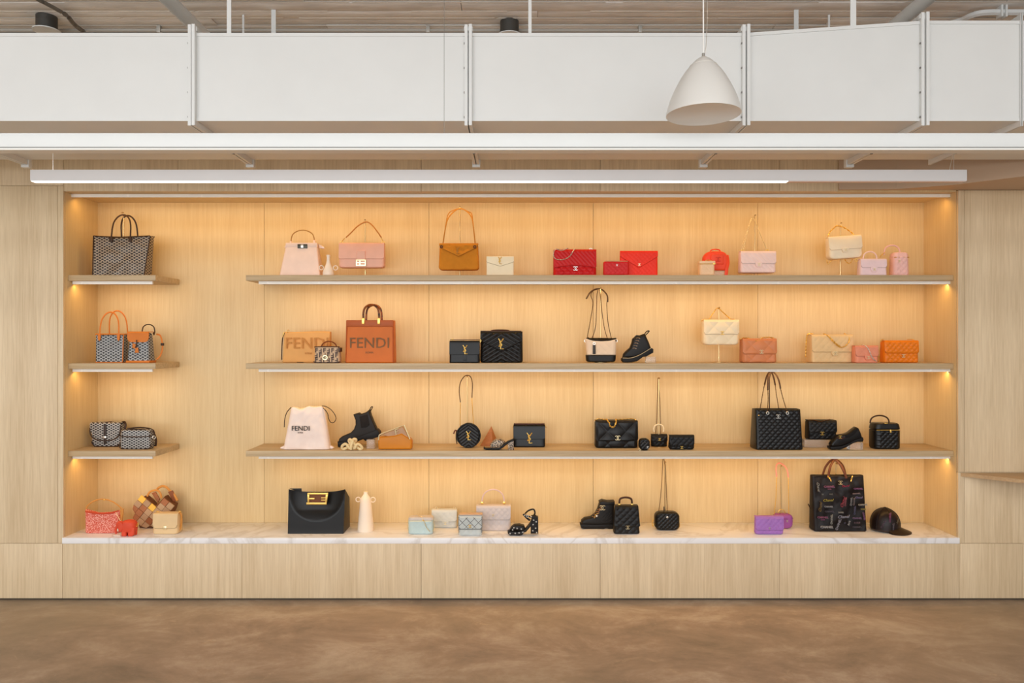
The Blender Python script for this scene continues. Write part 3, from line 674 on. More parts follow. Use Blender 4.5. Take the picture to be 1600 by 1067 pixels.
s.handle(DBR, 171, 201, 376, 333.5, 1.3, y=-9.5, y1=-2, r2=.8, leg=.3, pw=.8); s.handle(DBR, 178, 204, 371, 334, 1.3, y=8.5, y1=2, r2=.8, leg=.3, pw=.8)
for x in (171, 201): s.box('handle_tab', DBR, x-2.6, x+2.6, -10.6, -8.6, 370, 377.5, .4)
stand(192.5, 1, .215, 333, 'slim brass stand holding up the handles of the chevron-print tote')

x0, x1 = fit(436, 507, 26); s = item('top_handle_bag', 'blush pink trapezoid handbag with thin arched handle and dark turn-lock, left of the small vase', 'handbag', x0, x1, 1, 26, group=GRP[1])
PK = leather((243, 214, 196), .5); s.body(PK, 436, 500, 379, tx0=445, tx1=493, dt=13, R=(1.5, 1), rc=2, bulge=1.2, dense=True)
s.box('top_bar', PK, 444.5, 494, -7.8, 7.8, 378.4, 385.5, .8); s.box('clasp_plate', plain('dark_pewter', (74, 72, 62), .35, .5), 463.5, 479, -9, -7.6, 380.8, 387.4, .4); s.box('turn_lock', SILVER, 468.8, 473, -10, -8.8, 381.4, 386.8, .4)
s.extr('side_gusset', PK, [(494, 379), (503, 384), (504, 387), (496, 386)], -1, 5, .4); s.extr('side_gusset', PK, [(444, 379), (440, 385), (445, 386)], -1, 5, .4)
s.handle(leather((176, 130, 70), .4), 450.5, 488, 379, 357.5, .9, leg=.3, name='handle'); s.box('handle_tab', PK, 486, 489.5, -1.6, 1.6, 373.5, 380, .4); s.box('handle_tab', PK, 449, 452, -1.6, 1.6, 375, 380, .4)

CER = plain('cream_ceramic', (244, 226, 206), .55)
def vase(label, x, tier, prof, rg, base=None, Yf=None, dpt=16):
    s = item('ring_handled_vase', label, 'vase', x-8, x+8, tier, dpt, base, 'ring-handled vases', Yf)
    s.lathe('vessel', CER, [(r, s.by-h) for h, r in prof], x, ns=28)
    for rx, rz_, R in rg: s.ring('ring_handle', CER, x+rx, 0, s.by-rz_, R, .75)
    return s
vase('small cream bottle vase with two ring handles beside the blush trapezoid bag', 511, 1, [(0, 8), (1, 8.8), (4, 8.9), (9, 7.6), (14, 5.6), (19, 3.6), (24, 2.5), (29, 2.4), (32.5, 3.2), (33, 2.9)], ((-11, 13, 3.3), (11.2, 12.6, 3.5)), Yf=.085)

s = flapbag('dusty pink flap bag hung by its thin strap on a brass stand, gold square buckle', 529, 603, 378.5, 1, 18, (232, 176, 152), 404.5, bulge=1.5, lift=13.5, R=(4, 2), logo=None, flapr=1.5)
s.extr('front_tab', s.m, [(558, 392), (571, 392), (571, 406), (558, 406)], s.fy-1.4, s.fy+1, .4)
bk = s.extr('buckle', PALEGOLD, [(556.5, 405.5), (572.5, 405.5), (572.5, 416), (556.5, 416)], s.fy-1.6, s.fy-.6, .3); 
for a in ((558.5, 561.8, 407.5, 409.5), (558.5, 561.8, 411.6, 414), (564, 570.6, 407.5, 409.6), (564, 570.6, 411.4, 414)): s.box('buckle_inlay', s.m, a[0], a[1], s.fy-2.1, s.fy-1.5, a[2], a[3])
STR = leather((170, 112, 56), .4)
s.tube('strap', STR, [(539, -2, 370), (546, 2, 362), (556, 8, 350), (568, 11.5, 343.4), (578, 9, 349), (588, 3, 361), (594.5, -1, 370)], 1.0, .7)
for a in ((531.5, 378), (597, 378)): s.ring('ring', GOLD, a[0], 0, a[1], 2.2, .6)
s.tube('strap_link', GOLD, [(532, 0, 376), (537, -1, 371)], .7, n=1); s.tube('strap_link', GOLD, [(597, 0, 376), (594.6, -1, 371)], .7, n=1)
stand(570.5, 1, .24, 344, 'brass stand behind the dusty pink buckle bag on the top shelf')

s = flapbag('mustard suede puffy shoulder bag with pointed flap, hung on a brass stand', 685, 749, 379.5, 1, 18, (200, 126, 34), 386, q=('crumple', 9, 1.9), V=15, bulge=3, lift=10, R=(5, 3), rough=.85, logo='ysl', lx=715, ly=391.5, lr=5.5, lm=plain('bronze', (188, 130, 52), .4, .5), tx=1.5)
for x in (690, 742): s.ring('grommet', plain('dark_bronze', (70, 44, 30), .4, .6), x, s.fy-.3, 386, 1.8, .7)
s.tube('strap', leather((176, 120, 44), .6), [(691.5, 0, 379), (694, 2, 360), (698, 5, 341), (706, 9, 329), (716, 11.5, 322.4), (727, 9, 326), (736, 5, 337), (739, 2, 352), (742, 0, 379)], 1.0, .8)
s.tube('strap', leather((176, 120, 44), .6), [(691, 4, 379), (695, 6, 350), (699, 9, 331), (708, 11, 324.5), (718, 12.5, 322.2), (730, 11, 327), (736, 9, 331), (738, 6, 345), (741.5, 4, 379)], .8, .7)
stand(718.5, 1, .24, 323, 'tall brass stand behind the mustard suede bag')

s = flapbag('small cream envelope clutch with pointed flap and gold monogram, right of the mustard suede bag', 760, 803, 400, 1, 5, (238, 222, 188), 409.5, V=6.5, logo='ysl', lx=781, ly=406.8, lr=5.4, bulge=.3, name='envelope_clutch', cat='clutch', flapr=1, Yf=.12)

s = flapbag('large crimson quilted flap bag with silver chain draped over its top left corner', 864, 932, 389, 1, 20, (196, 14, 16), 419, q=('diag', 7, 1.1, .9), qb=('diamond', 10, 10, 1.3), sag=-4, logo='cc', lx=899, ly=419.8, lr=3.0, lm=SILVER, bulge=.6)
s.chain(SILVER, [(877, 0, 388.5), (872, -8, 389), (866.5, -13, 391), (864.6, -13.5, 399), (868, -14, 404.8), (876, -14, 406.3), (884, -14, 404.6), (891, -14, 399.6), (895, -13.5, 393), (898, -9, 388.2), (897, 0, 387.8)], 3, .65)
s.chain(SILVER, [(868, -11, 388.4), (874, -12, 391), (880, -12, 391), (887, -9, 387.6), (888, 2, 387.4)], 3, .65); rings(s, SILVER, ((924, 388.6), (926, 390)), 2)

s = item('zip_wallet', 'small dark red zip wallet leaning in front of the scarlet envelope clutch', 'wallet', 943, 983, 1, 6, Yf=.075, group=GRP[1]); RD = leather((208, 22, 20), .4)
s.body(RD, 943, 983, 408, R=(2.5, 3), rc=2, q=('diamond', 7, 7, .4), bulge=.3); s.tube('zip', PALEGOLD, [(946, -1.5, 408), (964, -1.8, 407.8), (981, -1.5, 408)], .7, n=1); s.cc(SILVER, 964, 414.4, 1.3, -3.9)
s = flapbag('wide scarlet quilted envelope clutch with deep pointed flap', 968, 1028, 391.5, 1, 6, (246, 48, 20), 401, V=17.5, q=('diamond', 7, 7, .35), logo='cc', lx=998.5, ly=413.6, lr=1.7, lm=PALEGOLD, bulge=.3, name='envelope_clutch', cat='clutch', flapr=1, Yf=.13)

s = item('vanity_case', 'small peach box-shaped vanity case at the front beside the coral round case', 'handbag', 1094, 1118, 1, 14, Yf=.075, group=GRP[1]); PE = leather((248, 204, 160), .4)
s.body(PE, 1093.5, 1117, 409, R=(1.5, 1.5), rc=3, q=('diamond', 6, 6, .5), bulge=.2); s.box('lid', PE, 1093, 1117.6, -7.6, 7.6, 407.6, 412, .8); s.tube('zip', GOLD, [(1093, -7.9, 412.2), (1117.6, -7.9, 412.2)], .6, n=1)
s.tube('zip', GOLD, [(1117.8, -7.6, 412.2), (1117.8, 7, 412.2)], .6, n=1); s.box('zip_pull', GOLD, 1114, 1117, -9, -8, 411, 413.6, .3); s.handle(GOLD, 1104, 1114, 408, 405.4, .7)
s = item('vanity_case', 'coral red rounded vanity bag raised on a clear block, behind the small peach case', 'handbag', 1098, 1141, 1, 16, Yf=.145, group=GRP[1]); CO = leather((246, 78, 42), .42)
s.body(CO, 1100, 1139, 392, s.by-9, R=(5, 13), rc=4, re=3, bulge=1, dense=True); s.extr('front_pocket', CO, [(1111, 397), (1129, 397), (1130, 400), (1130, 413), (1110, 413), (1110, 400)], -11, -7, 1.2)
s.cc(leather((222, 66, 42), .4), 1121, 405.4, 3.4, -11.4); s.tube('zip', leather((206, 60, 40), .4), [(1101, -5, 407), (1103, -5, 399), (1110, -5, 394.4), (1120, -5, 393.4), (1132, -5, 396), (1138, -5, 404)], .7); s.handle(CO, 1112, 1128, 393, 388.5, 1, r2=1.4)
s.tube('strap', CO, [(1137, -4, 398), (1137.5, -8, 410), (1135, -10, 420), (1134, -10, s.by-1.2)], 2.6, .7); s.tube('strap', CO, [(1134, -10, s.by-1), (1141, -11, s.by-.8)], .8)
riser(1110, 1134, s.by-8.8, 1, .15, 12, 'clear acrylic block under the coral vanity bag')

s = flapbag('pale pink chevron-quilted flap bag hung by a long chain on the top shelf', 1152, 1213, 391.5, 1, 18, (246, 214, 204), 412, q=('diag', 7.5, 1.0, .7), tuck=True, lx=1185, ly=413.5, lr=2, lm=PALEGOLD, lift=5.5, bulge=1, R=(3, 2))
s.chain(PALEGOLD, [(1164, 0, 390.5), (1170, 4, 370), (1176, 8, 350), (1182, 11, 336), (1187, 9, 345), (1194, 5, 367), (1202, 0, 390.5)], 2.8, .6); s.chain(PALEGOLD, [(1162, 3, 390.5), (1169, 6, 368), (1176, 9, 350), (1182.5, 11.5, 336.5)], 2.6, .55); rings(s, GOLD, ((1163, 391), (1202, 391)), 2.2)
stand(1179.5, 1, .235, 337, 'brass stand behind the pale pink chain bag on the top shelf')

s = flapbag('cream flap bag tilted on a tall brass stand with its gold chain looped over', 1290, 1350, 366, 1, 18, (252, 228, 196), 388, tuck=True, lx=1321.5, ly=389, lr=2, lm=PALEGOLD, lift=29.5, bulge=2.4, R=(7, 2.5), q=None)
s.root.rotation_euler = (0, radians(-4), 0); s.root.location.x += .006; s.root.location.z -= .006
s.chain(GOLD, [(1300, 0, 367), (1306, 4, 358), (1314, 8, 352), (1321, 11, 348), (1330, 9, 351), (1338, 4, 359), (1342, 0, 365)], 4, .9)
s.chain(GOLD, [(1297, 2, 402), (1299, 2, 408), (1303, 2, 404), (1306, 2, 402)], 2.8, .55); s.chain(GOLD, [(1325, 2, 401), (1329, 2, 408), (1334, 2, 409), (1338, 2, 403)], 2.8, .55)
stand(1313.5, 1, .235, 349, 'tall brass stand carrying the tilted cream bag')

s = flapbag('small pale lilac bag with rigid round handle in front of the pink vanity case', 1337, 1387, 403.5, 1, 16, (242, 212, 212), 418, logo='cc', tuck=True, lx=1365.5, ly=421, lr=1.8, lm=PALEGOLD, tx=1, name='top_handle_bag', Yf=.09, bulge=.5)
s.handle(leather((250, 210, 196), .35), 1352.5, 1374, 404.5, 392, 1.1, leg=.2); rings(s, GOLD, ((1341.5, 405.5),), 2)
x0, x1 = fit(1387, 1422, 18); s = item('vanity_case', 'dusty pink quilted vanity case with arched handle, right end of the top shelf', 'handbag', x0, x1, 1, 18, Yf=.15, group=GRP[1]); VP = leather((238, 190, 182), .42)
s.body(VP, x0, x1, 399, R=(2, 1), rc=5, tx0=x0+1, tx1=x1-1, q=('diamond', 8.5, 9, .7), bulge=.3); s.body(VP, x0+.5, x1-.5, 393.5, 401.5, tx0=x0+2, tx1=x1-2, R=(1, 3), rc=5, name='lid', d=18.6, dt=16); s.tube('zip', GOLD, [(x0+1, -8.9, 402), (x1-1, -8.9, 402)], .6, n=1)
s.handle(VP, 1386, 1411, 397, 382, 1.2, leg=.3); s.cc(PALEGOLD, 1404.5, 408, 1.9, -10.6); s.chain(GOLD, [(1387, -2, 393), (1381.5, -2, 397), (1378.5, -2, 401)], 2.4, .5)

# ======== second shelf
x0, x1 = fit(147, 198, 20); s = item('tote_bag', 'small chevron-print tote with two tall tan loop handles on the second left shelf', 'tote bag', 148, 189, 2, 20, group=GRP[2])
s.body(GOYB, 149, 191, 523, tx0=148, tx1=192, d=20, dt=16, R=(1, 0), rc=2, opn=True, q=('crumple', 12, .6)); s.tube('rim_piping', TAN, [(148, -7.8, 522), (170, -8.6, 522), (192, -7.8, 522)], 1.0); s.tube('rim_piping', TAN, [(148, 8, 522), (170, 8.4, 522), (192, 8, 522)], 1)
s.box('base_trim', TAN, 148.8, 191.2, -10.3, 10.3, s.by-1.6, s.by, .4); s.tube('side_piping', TAN, [(192, -8, 522), (191.2, -9.6, s.by-1)], .8)
s.handle(TAN, 155, 185, 527, 487.5, 1.2, y=-9.3, y1=-5, r2=.7, leg=.25, pw=.85); s.handle(TAN, 161, 190, 523, 485, 1.1, y=8, y1=4, r2=.7, leg=.25, pw=.85)
for x in (155, 185): s.extr('handle_tab', TAN, [(x-2.2, 522), (x+2.2, 522), (x+2, 530), (x, 533), (x-2, 530)], -10.4, -8.6, .3)
s = item('backpack', 'small chevron-print backpack with tan flap, right of the small chevron tote', 'backpack', 198, 237, 2, 22, group=GRP[2], Yf=.12)
s.body(GOYB, 197, 233, 520, tx0=200, tx1=230, d=22, dt=15, R=(1, 3), rc=4, q=('crumple', 12, .8)); s.flap(TAN, 198.5, 232, 519.5, 534.5, d=18, r=7, off=1.6, q=('crumple', 20, .3)); s.box('base_trim', TAN, 196.6, 233.4, -11.4, 11.4, s.by-3.6, s.by, .5)
s.handle(DBR, 215, 235, 519.5, 506.5, .9, y=3, leg=.3); s.tube('closure_cord', DBR, [(214, -12.4, 531), (214.3, -12.6, 538), (214.5, -12.4, 544)], .7); s.extr('tassel', TAN, [(212.5, 543), (216.5, 543), (217.5, 551), (211.5, 551)], -13, -12, .3); s.extr('tassel', TAN, [(208, 536), (213, 538), (211, 545), (207.5, 543)], -12.8, -12, .3)
s.tube('shoulder_strap', TAN, [(236, 6, 522), (242, 6, 524), (245, 6, 534), (246, 5, 545), (243, 4, 556), (238, 3, 562)], 1.3, .7); s.box('strap_buckle', DBR, 244, 248, 3, 7, 536, 540, .3); s.tube('side_strap', DBR, [(230, 8, 521), (234, 4, 519), (236, -2, 523)], 1.2, .8)

x0, x1 = fit(440, 519, 20); s = item('tote_bag', 'flat tan shopper embossed FENDI with dark side strap on the second shelf', 'tote bag', 440, 513, 2, 16, group=GRP[2], Yf=.17); FT = leather((222, 164, 94), .5)
s.body(FT, 441, 514, 518, tx0=443, tx1=515, d=16, dt=9, R=(1, .5), rc=1.5, topf=lambda u: .6*sin(3*u), opn=True)
s.text('FENDI', leather((196, 132, 62), .5), 480, 537, 25, -8.9, sx=1.0, spacing=1.02, ext=.3).rotation_euler = (pi/2-radians(-3.5), 0, 0); s.text('ROMA', leather((200, 138, 70), .5), 482, 552, 4, -8.9)
s.tube('strap', DBR, [(443, -5, 520), (441, -6.5, 530), (440.3, -7.5, 545), (440, -7.5, 562)], .9); s.tube('strap_clip', GOLD, [(442.6, -5, 519), (441.2, -6, 528)], 1.1, n=1); s.ring('ring', GOLD, 449, -4, 517.4, 2, .5, turn=.9); s.tube('hem_shadow_strip', DBR, [(464, -8, s.by-.6), (474, -8, s.by-.6)], .6, n=1)  # dark strip at the bottom hem stands in for shade
s = item('top_handle_bag', 'mini brown letter-print bag with arched handle and ring clasp in front of the tan shopper', 'handbag', 490, 533, 2, 16, group=GRP[2], Yf=.08); FF = plain('tobacco_jacquard', (206, 172, 136), .6); FD = plain('print_brown', (66, 36, 18), .5)
s.body(FF, 490, 531, 541.5, R=(4, 2), rc=4, bulge=.6, tx0=491.5, tx1=529.5); s.tube('base_piping', FD, [(491, -8.2, s.by-3), (494, -8.2, s.by-.8), (526, -8.2, s.by-.8), (530, -8.2, s.by-3)], .8); s.tube('top_piping', FD, [(491, -7, 542), (510, -8, 541.6), (530, -7, 542)], .8)
for r_, py in enumerate((547.5, 555.2, 562.4)):
    for i in range(6): s.text('F', FD, 494.5+i*6.3, py, 9.6, -8.9, rot=180*((i+r_) % 2), name='letter_print', sx=1.05, offset=.22)
s.handle(leather((122, 62, 28), .4), 500, 524, 542.5, 533.3, 1.0, leg=.1, pw=1.2); s.ring('ring_clasp', PALEGOLD, 508.5, -10, 558.6, 3.4, 1.0); s.cc(PALEGOLD, 508.5, 558.6, 1.3, -10); s.box('side_tab', FD, 527.5, 531.5, -7, 6, 543, 550, .5)

x0, x1 = fit(539, 621, 30); s = item('tote_bag', 'large orange-brown leather shopper lettered FENDI with tortoiseshell round handles', 'tote bag', x0, x1, 2, 30, group=GRP[2], Yf=.1); OR = leather((208, 104, 10), .36)
s.body(OR, 539.5, 615, 500, tx0=540.5, tx1=614, d=28, dt=20, R=(1, .5), rc=1.5, opn=True); s.box('top_band', leather((176, 84, 26), .35), 540.6, 614, -12.2, -10.4, 500, 510.5, .5)
for a in ((540.2, 540.8), (614.2, 613.6)): s.tube('edge_piping', leather((176, 80, 24), .35), [(a[0], -13.8, s.by-1), (a[1], -10.6, 500.5)], .9, n=1)
s.text('FENDI', leather((126, 84, 40), .4), 577, 536.5, 23.5, -13.2, ext=.3).rotation_euler = (pi/2-radians(-4), 0, 0); s.text('ROMA', leather((126, 84, 40), .4), 577, 551, 4.4, -13.4)
TOR = speckle((58, 26, 12), (132, 70, 28), 60, rough=.25)
for yy in (-12.5, 10): s.handle(TOR, 567, 592, 500, 476 if yy < 0 else 475.4, 1.7, y=yy, leg=.3, pw=.75)
for x in (567, 591.5): s.box('handle_ferrule', GOLD, x-2.2, x+2.2, -14.4, -10.8, 496.5, 506.5, .6)

s = flapbag('small black box flap bag with gold monogram at left of the chevron-quilted black bag', 702, 750, 532, 2, 15, (14, 13, 13), 554, R=(1, 1), rough=.28, logo='ysl', lx=726.5, ly=546, lr=6.8, bulge=.3, flapr=1.5, Yf=.09)
s.box('top_edge', leather((80, 42, 30), .3), 703, 749.6, -6, 6, 530.2, 531.4, .4); s.extr('front_tab', s.m, [(724, 554), (729, 554), (729, 564), (724, 564)], s.fy, s.fy+1.4, .3); rings(s, GOLD, ((706.5, 531.4), (749.5, 532.5)), 1.8)
s = flapbag('large black chevron-quilted puffy bag with gold monogram on the second shelf', 750, 817, 517.5, 2, 20, (15, 12, 11), 532.5, V=17, q=('chevron', 6.4, -.62, 1.4), R=(4, 1.5), rough=.33, logo='ysl', lx=782.5, ly=537, lr=8, bulge=1.4, Yf=.14, flapr=1, tx=.5)
s.box('top_edge', leather((66, 38, 28), .3), 750.5, 814.5, -6, 6, 516.6, 518.6, .4); s.tube('handle', leather((70, 40, 26), .35), [(767, 0, 517), (773, 0, 515.6), (790, 0, 515.6), (796, 0, 517)], 1.1)

s = item('crossbody_bag', 'beige and black curved crossbody bag with long chain straps on a brass stand', 'handbag', 916, 966, 2, 20, group=GRP[2])
BEI = leather((232, 206, 178), .6); BKB = leather((22, 19, 17), .4); s.body(BEI, 917.5, 963.5, 532, s.by-12, d=18, dt=12, tx0=915, tx1=965, R=(0, 1), rc=6, q=('diamond', 12, 12, .3), topf=lambda u: 3*u*u); s.body(BKB, 917, 962.5, s.by-12.2, s.by-1.2, d=20, R=(3.5, 0), rc=6, name='base', tx0=916, tx1=963.4)
s.body(BKB, 916, 964.8, 530.6, 534.5, d=12.6, dt=11.6, R=(0, 1), rc=5, name='top_panel', topf=lambda u: 3.2*u*u); s.box('zip_pull', leather((58, 52, 48), .4), 926.2, 930.6, -11, -9.6, 539, 553, .3); s.ring('zip_ring', SILVER, 928.4, -10, 536.6, 1.9, .6)
MIX = plain('antique_metal', (92, 62, 36), .35, .8); s.chain(MIX, [(921, 0, 530), (919, 0, 526), (923, 2, 505), (927, 4, 482), (928, 6, 470), (925, 7, 460), (929, 8, 453), (936, 10.5, 450.4)], 2.3, .55); s.chain(MIX, [(919.5, 0, 527), (926, 0, 528), (932, 3, 510), (934, 6, 480), (935, 9, 460), (937, 10.5, 451)], 2.3, .55)
s.chain(MIX, [(957, 0, 530), (952, 3, 505), (950, 5, 475), (951.5, 6, 464), (948, 8, 455), (941, 10, 450.5)], 2.3, .55); s.chain(MIX, [(951, 0, 531), (946, 3, 512), (942.5, 6, 485), (940.5, 9, 460), (939.5, 10.5, 451)], 2.3, .55)
s.tube('shoulder_pad', DBR, [(917.5, 3, 466), (923, 6, 457), (930, 9, 451.6), (938, 11, 449.6), (945, 9, 452.5), (951, 6, 461), (951.5, 5, 471)], 1.2, .9); rings(s, SILVER, ((916, 532.5), (964, 532.5)), 2)
stand(938.5, 2, .23, 450.5, 'tall brass stand rising behind the beige and black crossbody bag')

def footwear(name, label, x0, x1, tier, d, base=None, Yf=None): return item(name, label, 'shoe', x0, x1, tier, d, base, 'shoes on display', Yf)
s = footwear('lace_up_boot', 'black lace-up ankle boot with thick sole, heel propped on a clear block', 972, 1022, 2, 18, Yf=.12); BT = leather((20, 15, 12), .4); SO = leather((14, 11, 10), .5)
s.extr('upper', BT, [(973.5, 560), (975, 553), (979, 548.5), (985, 543.5), (988, 536), (989.5, 529), (994, 526.3), (1002, 523.4), (1008.7, 521), (1011, 526), (1015, 535), (1018, 543), (1017, 547), (1003, 556), (992, 559.5)], -7, 7, 4.4, 5)
s.extr('sole', SO, [(972.6, 559.6), (984, 559.8), (993, 557.6), (1003, 553), (1018.5, 543.6), (1021.3, 545.5), (1021, 551), (1010, 557), (1005, 557.6), (996, 564.4), (987, 566.2), (975, 566.4), (972.6, 563.6)], -8.6, 8.6, 1.2, 2)
s.tube('welt', leather((196, 176, 140), .5), [(972.8, -8.9, 559.2), (984, -8.9, 559.4), (993, -8.9, 557.2), (1003, -8.9, 552.6), (1018.2, -8.9, 543.2)], .45)
for i in range(5): s.tube('lace', leather((146, 118, 92), .5), [(987+i*1.5, -4, 546-i*4), (990.5+i*1.5, -7.6, 543.6-i*4), (994.5+i*1.5, -7.2, 545.2-i*4)], .55)
for i in range(5): s.blob('eyelet', SILVER, 994+i*1.3, -7.3, 544.5-i*4, .8, .5, .8)
s.tube('pull_loop', BT, [(1008.5, -1, 522), (1012, -1, 517.5), (1015.8, -1, 517), (1014, 1, 520), (1010, 1, 524)], .8, 1.2)
s.extr('tongue', BT, [(991, 528), (996, 523.4), (1001, 524), (999, 530)], -4, 4, 1)
riser(1009.5, 1025, 557.3, 2, .15, 10, 'clear acrylic block under the heel of the lace-up boot')

s = flapbag('cream quilted flap bag hung on a brass stand, gold emblem, above the second shelf', 1095, 1155, 499, 2, 18, (250, 224, 186), 522.5, q=('diamond', 24, 24, 1.1), logo='cc', lx=1127.5, ly=520.3, lr=2.6, lm=GOLD, lift=28, bulge=1.8, R=(6, 3))
s.chain(GOLD, [(1111, 0, 498), (1119, 6, 488), (1127, 11, 480.5), (1135, 7, 488), (1144, 0, 498)], 3.2, .8); s.chain(GOLD, [(1098, -2, 502), (1101, 0, 499), (1111, 1, 498.6)], 3, .7); s.chain(GOLD, [(1154.5, -2, 503), (1151, 0, 499), (1144, 1, 498.6)], 3, .7)
stand(1123.5, 2, .235, 481, 'brass stand under the cream quilted bag on the second shelf')
s = flapbag('caramel pink large-quilt flap bag with chunky chain, right of the cream bag on its stand', 1154, 1214, 528.5, 2, 20, (208, 130, 84), 553, q=('diamond', 26, 26, 1.3), logo='cc', lx=1188.5, ly=549.5, lr=2.7, lm=PALEGOLD, bulge=1.6, R=(3, 2.5), rough=.36)
s.chain(GOLD, [(1157, -4, 531), (1164, -3, 528), (1172, -6, 529), (1177, -10, 532.5), (1184, -10, 532.5), (1189, -8, 529.5), (1196, -5, 527), (1208, -5, 527.5), (1213, -4, 531)], 3.6, .85)

s = flapbag('large golden beige quilted flap bag with a chain looped across its front', 1259, 1334, 522.5, 2, 24, (226, 190, 138), 550, q=('diamond', 11, 11, .45), tuck=True, lx=1304, ly=552.2, lr=2.9, lm=PALEGOLD, bulge=.8, R=(2, 2), Yf=.15)
s.chain(GOLD, [(1290, -4, 521), (1294, -12, 525), (1300, -15, 533), (1307, -15.5, 540), (1313, -15.5, 542.6), (1320, -15.5, 540), (1326, -14, 533), (1327, -9, 525), (1323, -2, 520.6)], 3.2, .75); s.chain(GOLD, [(1290, -3, 521.2), (1296, -13, 527), (1304, -15, 536), (1311, -15.6, 541)], 3, .7)
s.chain(GOLD, [(1276, 0, 521.6), (1268, 0, 521.4), (1263, -6, 526), (1260.6, -9, 540), (1259.6, -10, 558)], 3.2, .75)
s = flapbag('small salmon pink quilted flap bag with a chain falling across its right side', 1329, 1373, 539.5, 2, 16, (228, 142, 110), 556.5, q=('diamond', 14, 14, .5), tuck=True, lx=1355.5, ly=558.6, lr=2.1, lm=PALEGOLD, bulge=.8, R=(2.5, 2), Yf=.085)
s.chain(SILVER, [(1350, 0, 538.6), (1353.5, -8, 541), (1357, -11.5, 549), (1360, -12, 557), (1364, -12, 562), (1368, -12, 564.5)], 2.8, .6)
s = flapbag('bright orange diamond-quilted flap bag at the right end of the second shelf', 1373, 1436, 531.5, 2, 18, (228, 122, 16), 551.5, q=('diamond', 8.2, 8.2, 1.0), logo='cc', lx=1410, ly=555.8, lr=2.5, lm=PALEGOLD, bulge=.5, R=(1.5, 1.5), rough=.36)
s.chain(GOLD, [(1380, -4, 534.5), (1380.5, -2, 531), (1386, 0, 530.2)], 3, .6); s.chain(GOLD, [(1422, 0, 530.2), (1430, -1, 530.4), (1434, -3, 533)], 3, .6)

# ======== third shelf
x0, x1 = fit(141, 197, 20); s = flapbag(chevron_canvas((36, 34, 34), (205, 200, 194), .031, .0175), 0, 0, 0, 3, 1, None, 0) if 0 else item('messenger_bag', 'chevron-print messenger bag with centre strap and metal clasp on the third left shelf', 'handbag', 141, 190, 3, 18, 698, GRP[3])
G3 = chevron_canvas((38, 35, 35), (205, 200, 194), .031, .0175)
s.body(G3, 143, 188, 662, R=(9, 2), rc=3, tx0=142, tx1=189, bulge=.6, dense=True); s.flap(G3, 141.5, 189, 661.5, 681, r=12, sag=6, d=19, off=1.4); s.tube('flap_piping', DBR, [(141.6, -10.6, 668), (142.5, -11.3, 678), (148, -11.4, 684.6), (157, -11.4, 687.4), (166, -11.4, 688), (176, -11.4, 687), (184, -11.4, 683), (188.6, -10.8, 676), (189, -10.6, 666)], .8)
s.tube('base_piping', DBR, [(143, -9, 690), (147, -9.4, 696), (152, -9.6, s.by-.8), (180, -9.6, s.by-.8), (187, -9, 694)], .8); s.box('closure_strap', leather((58, 46, 42), .4), 163.6, 167.6, -12.6, -11.2, 663, 693, .4); s.box('clasp', SILVER, 162.4, 168.4, -13.4, -12.3, 681, 684.2, .4); s.tube('strap', DBR, [(186, 0, 661), (191, -2, 660.4), (193.5, -4, 664), (193, -5, 672)], 1.8, 1)
s.box('strap_top', DBR, 163, 168, -9, 6, 659.6, 661.6, .4)
s = item('camera_bag', 'chevron-print rounded zip bag in front of the messenger bag', 'handbag', 186, 238, 3, 18, 702, GRP[3]); s.body(G3, 186.5, 235, 671.5, R=(5, 5), rc=4, tx0=188, tx1=234, bulge=1, dense=True)
s.tube('zip', DBR, [(187, -8, 681.6), (200, -9.8, 682.4), (222, -9.8, 682.4), (235, -8, 681.4)], .9); s.tube('top_piping', DBR, [(188, -5, 675), (194, -7, 672), (212, -7.6, 670.6), (228, -6.8, 672), (234.6, -5, 676)], .8); s.tube('base_piping', DBR, [(186.8, -8.4, 694), (191, -9.2, s.by-1), (231, -9.2, s.by-1), (235, -8.4, 694)], .8)
s.tube('strap', DBR, [(192, 4, 671.5), (208, 5, 669.6), (224, 4, 670.5), (234, 2, 674), (237, 0, 681)], 1.2, .9); s.tube('side_strap', DBR, [(237, 0, 680), (238, 3, 690), (236, 5, 699)], 1.8, .8); s.ring('ring', SILVER, 237.6, -3, 684, 2.2, .6, turn=.7)

s = item('dust_bag', 'pale pink cloth drawstring bag lettered FENDI ROMA at left of the third shelf', 'bag', 438, 516, 3, 22, 703, GRP[3]); CL = leather((250, 226, 214), .85)
s.body(CL, 441, 514, 637, s.by-.2, d=22, dt=10, tx0=452, tx1=505, R=(1, 3), rc=6, dense=True, q=('crumple', 17, 2.0), topf=lambda u: 1.6*sin(5*u)+1.1*sin(11*u+1), bulge=2.5)
s.extr('bottom_corner', CL, [(445, s.by-7), (436, s.by-3.4), (434.6, s.by-1), (440, s.by-.2), (452, s.by-.2)], -3, 3, 1.2); s.extr('bottom_corner', CL, [(508, s.by-7), (517, s.by-4.6), (519.4, s.by-2), (516, s.by-.2), (502, s.by-.2)], -3, 3, 1.2)
s.text('FENDI', plain('print_black', (40, 34, 34), .6), 470.5, 669.3, 10.6, -13.6, ext=.6); s.text('ROMA', plain('print_grey', (120, 104, 100), .6), 470, 675.7, 2.9, -13.6, ext=.5)
DRK = leather((60, 40, 28), .5); s.tube('drawstring', DRK, [(501, -4, 635), (507, -5, 635.4), (515, -5, 640), (521.5, -5, 648), (523.5, -5, 655), (520, -5, 660.6), (515.5, -5, 660.5), (512, -5, 655), (510, -5, 646), (503, -5, 637)], .6); s.tube('drawstring', DRK, [(452.5, -3, 637), (446, -4, 645), (443, -5, 656), (442.6, -6, 668)], .7)

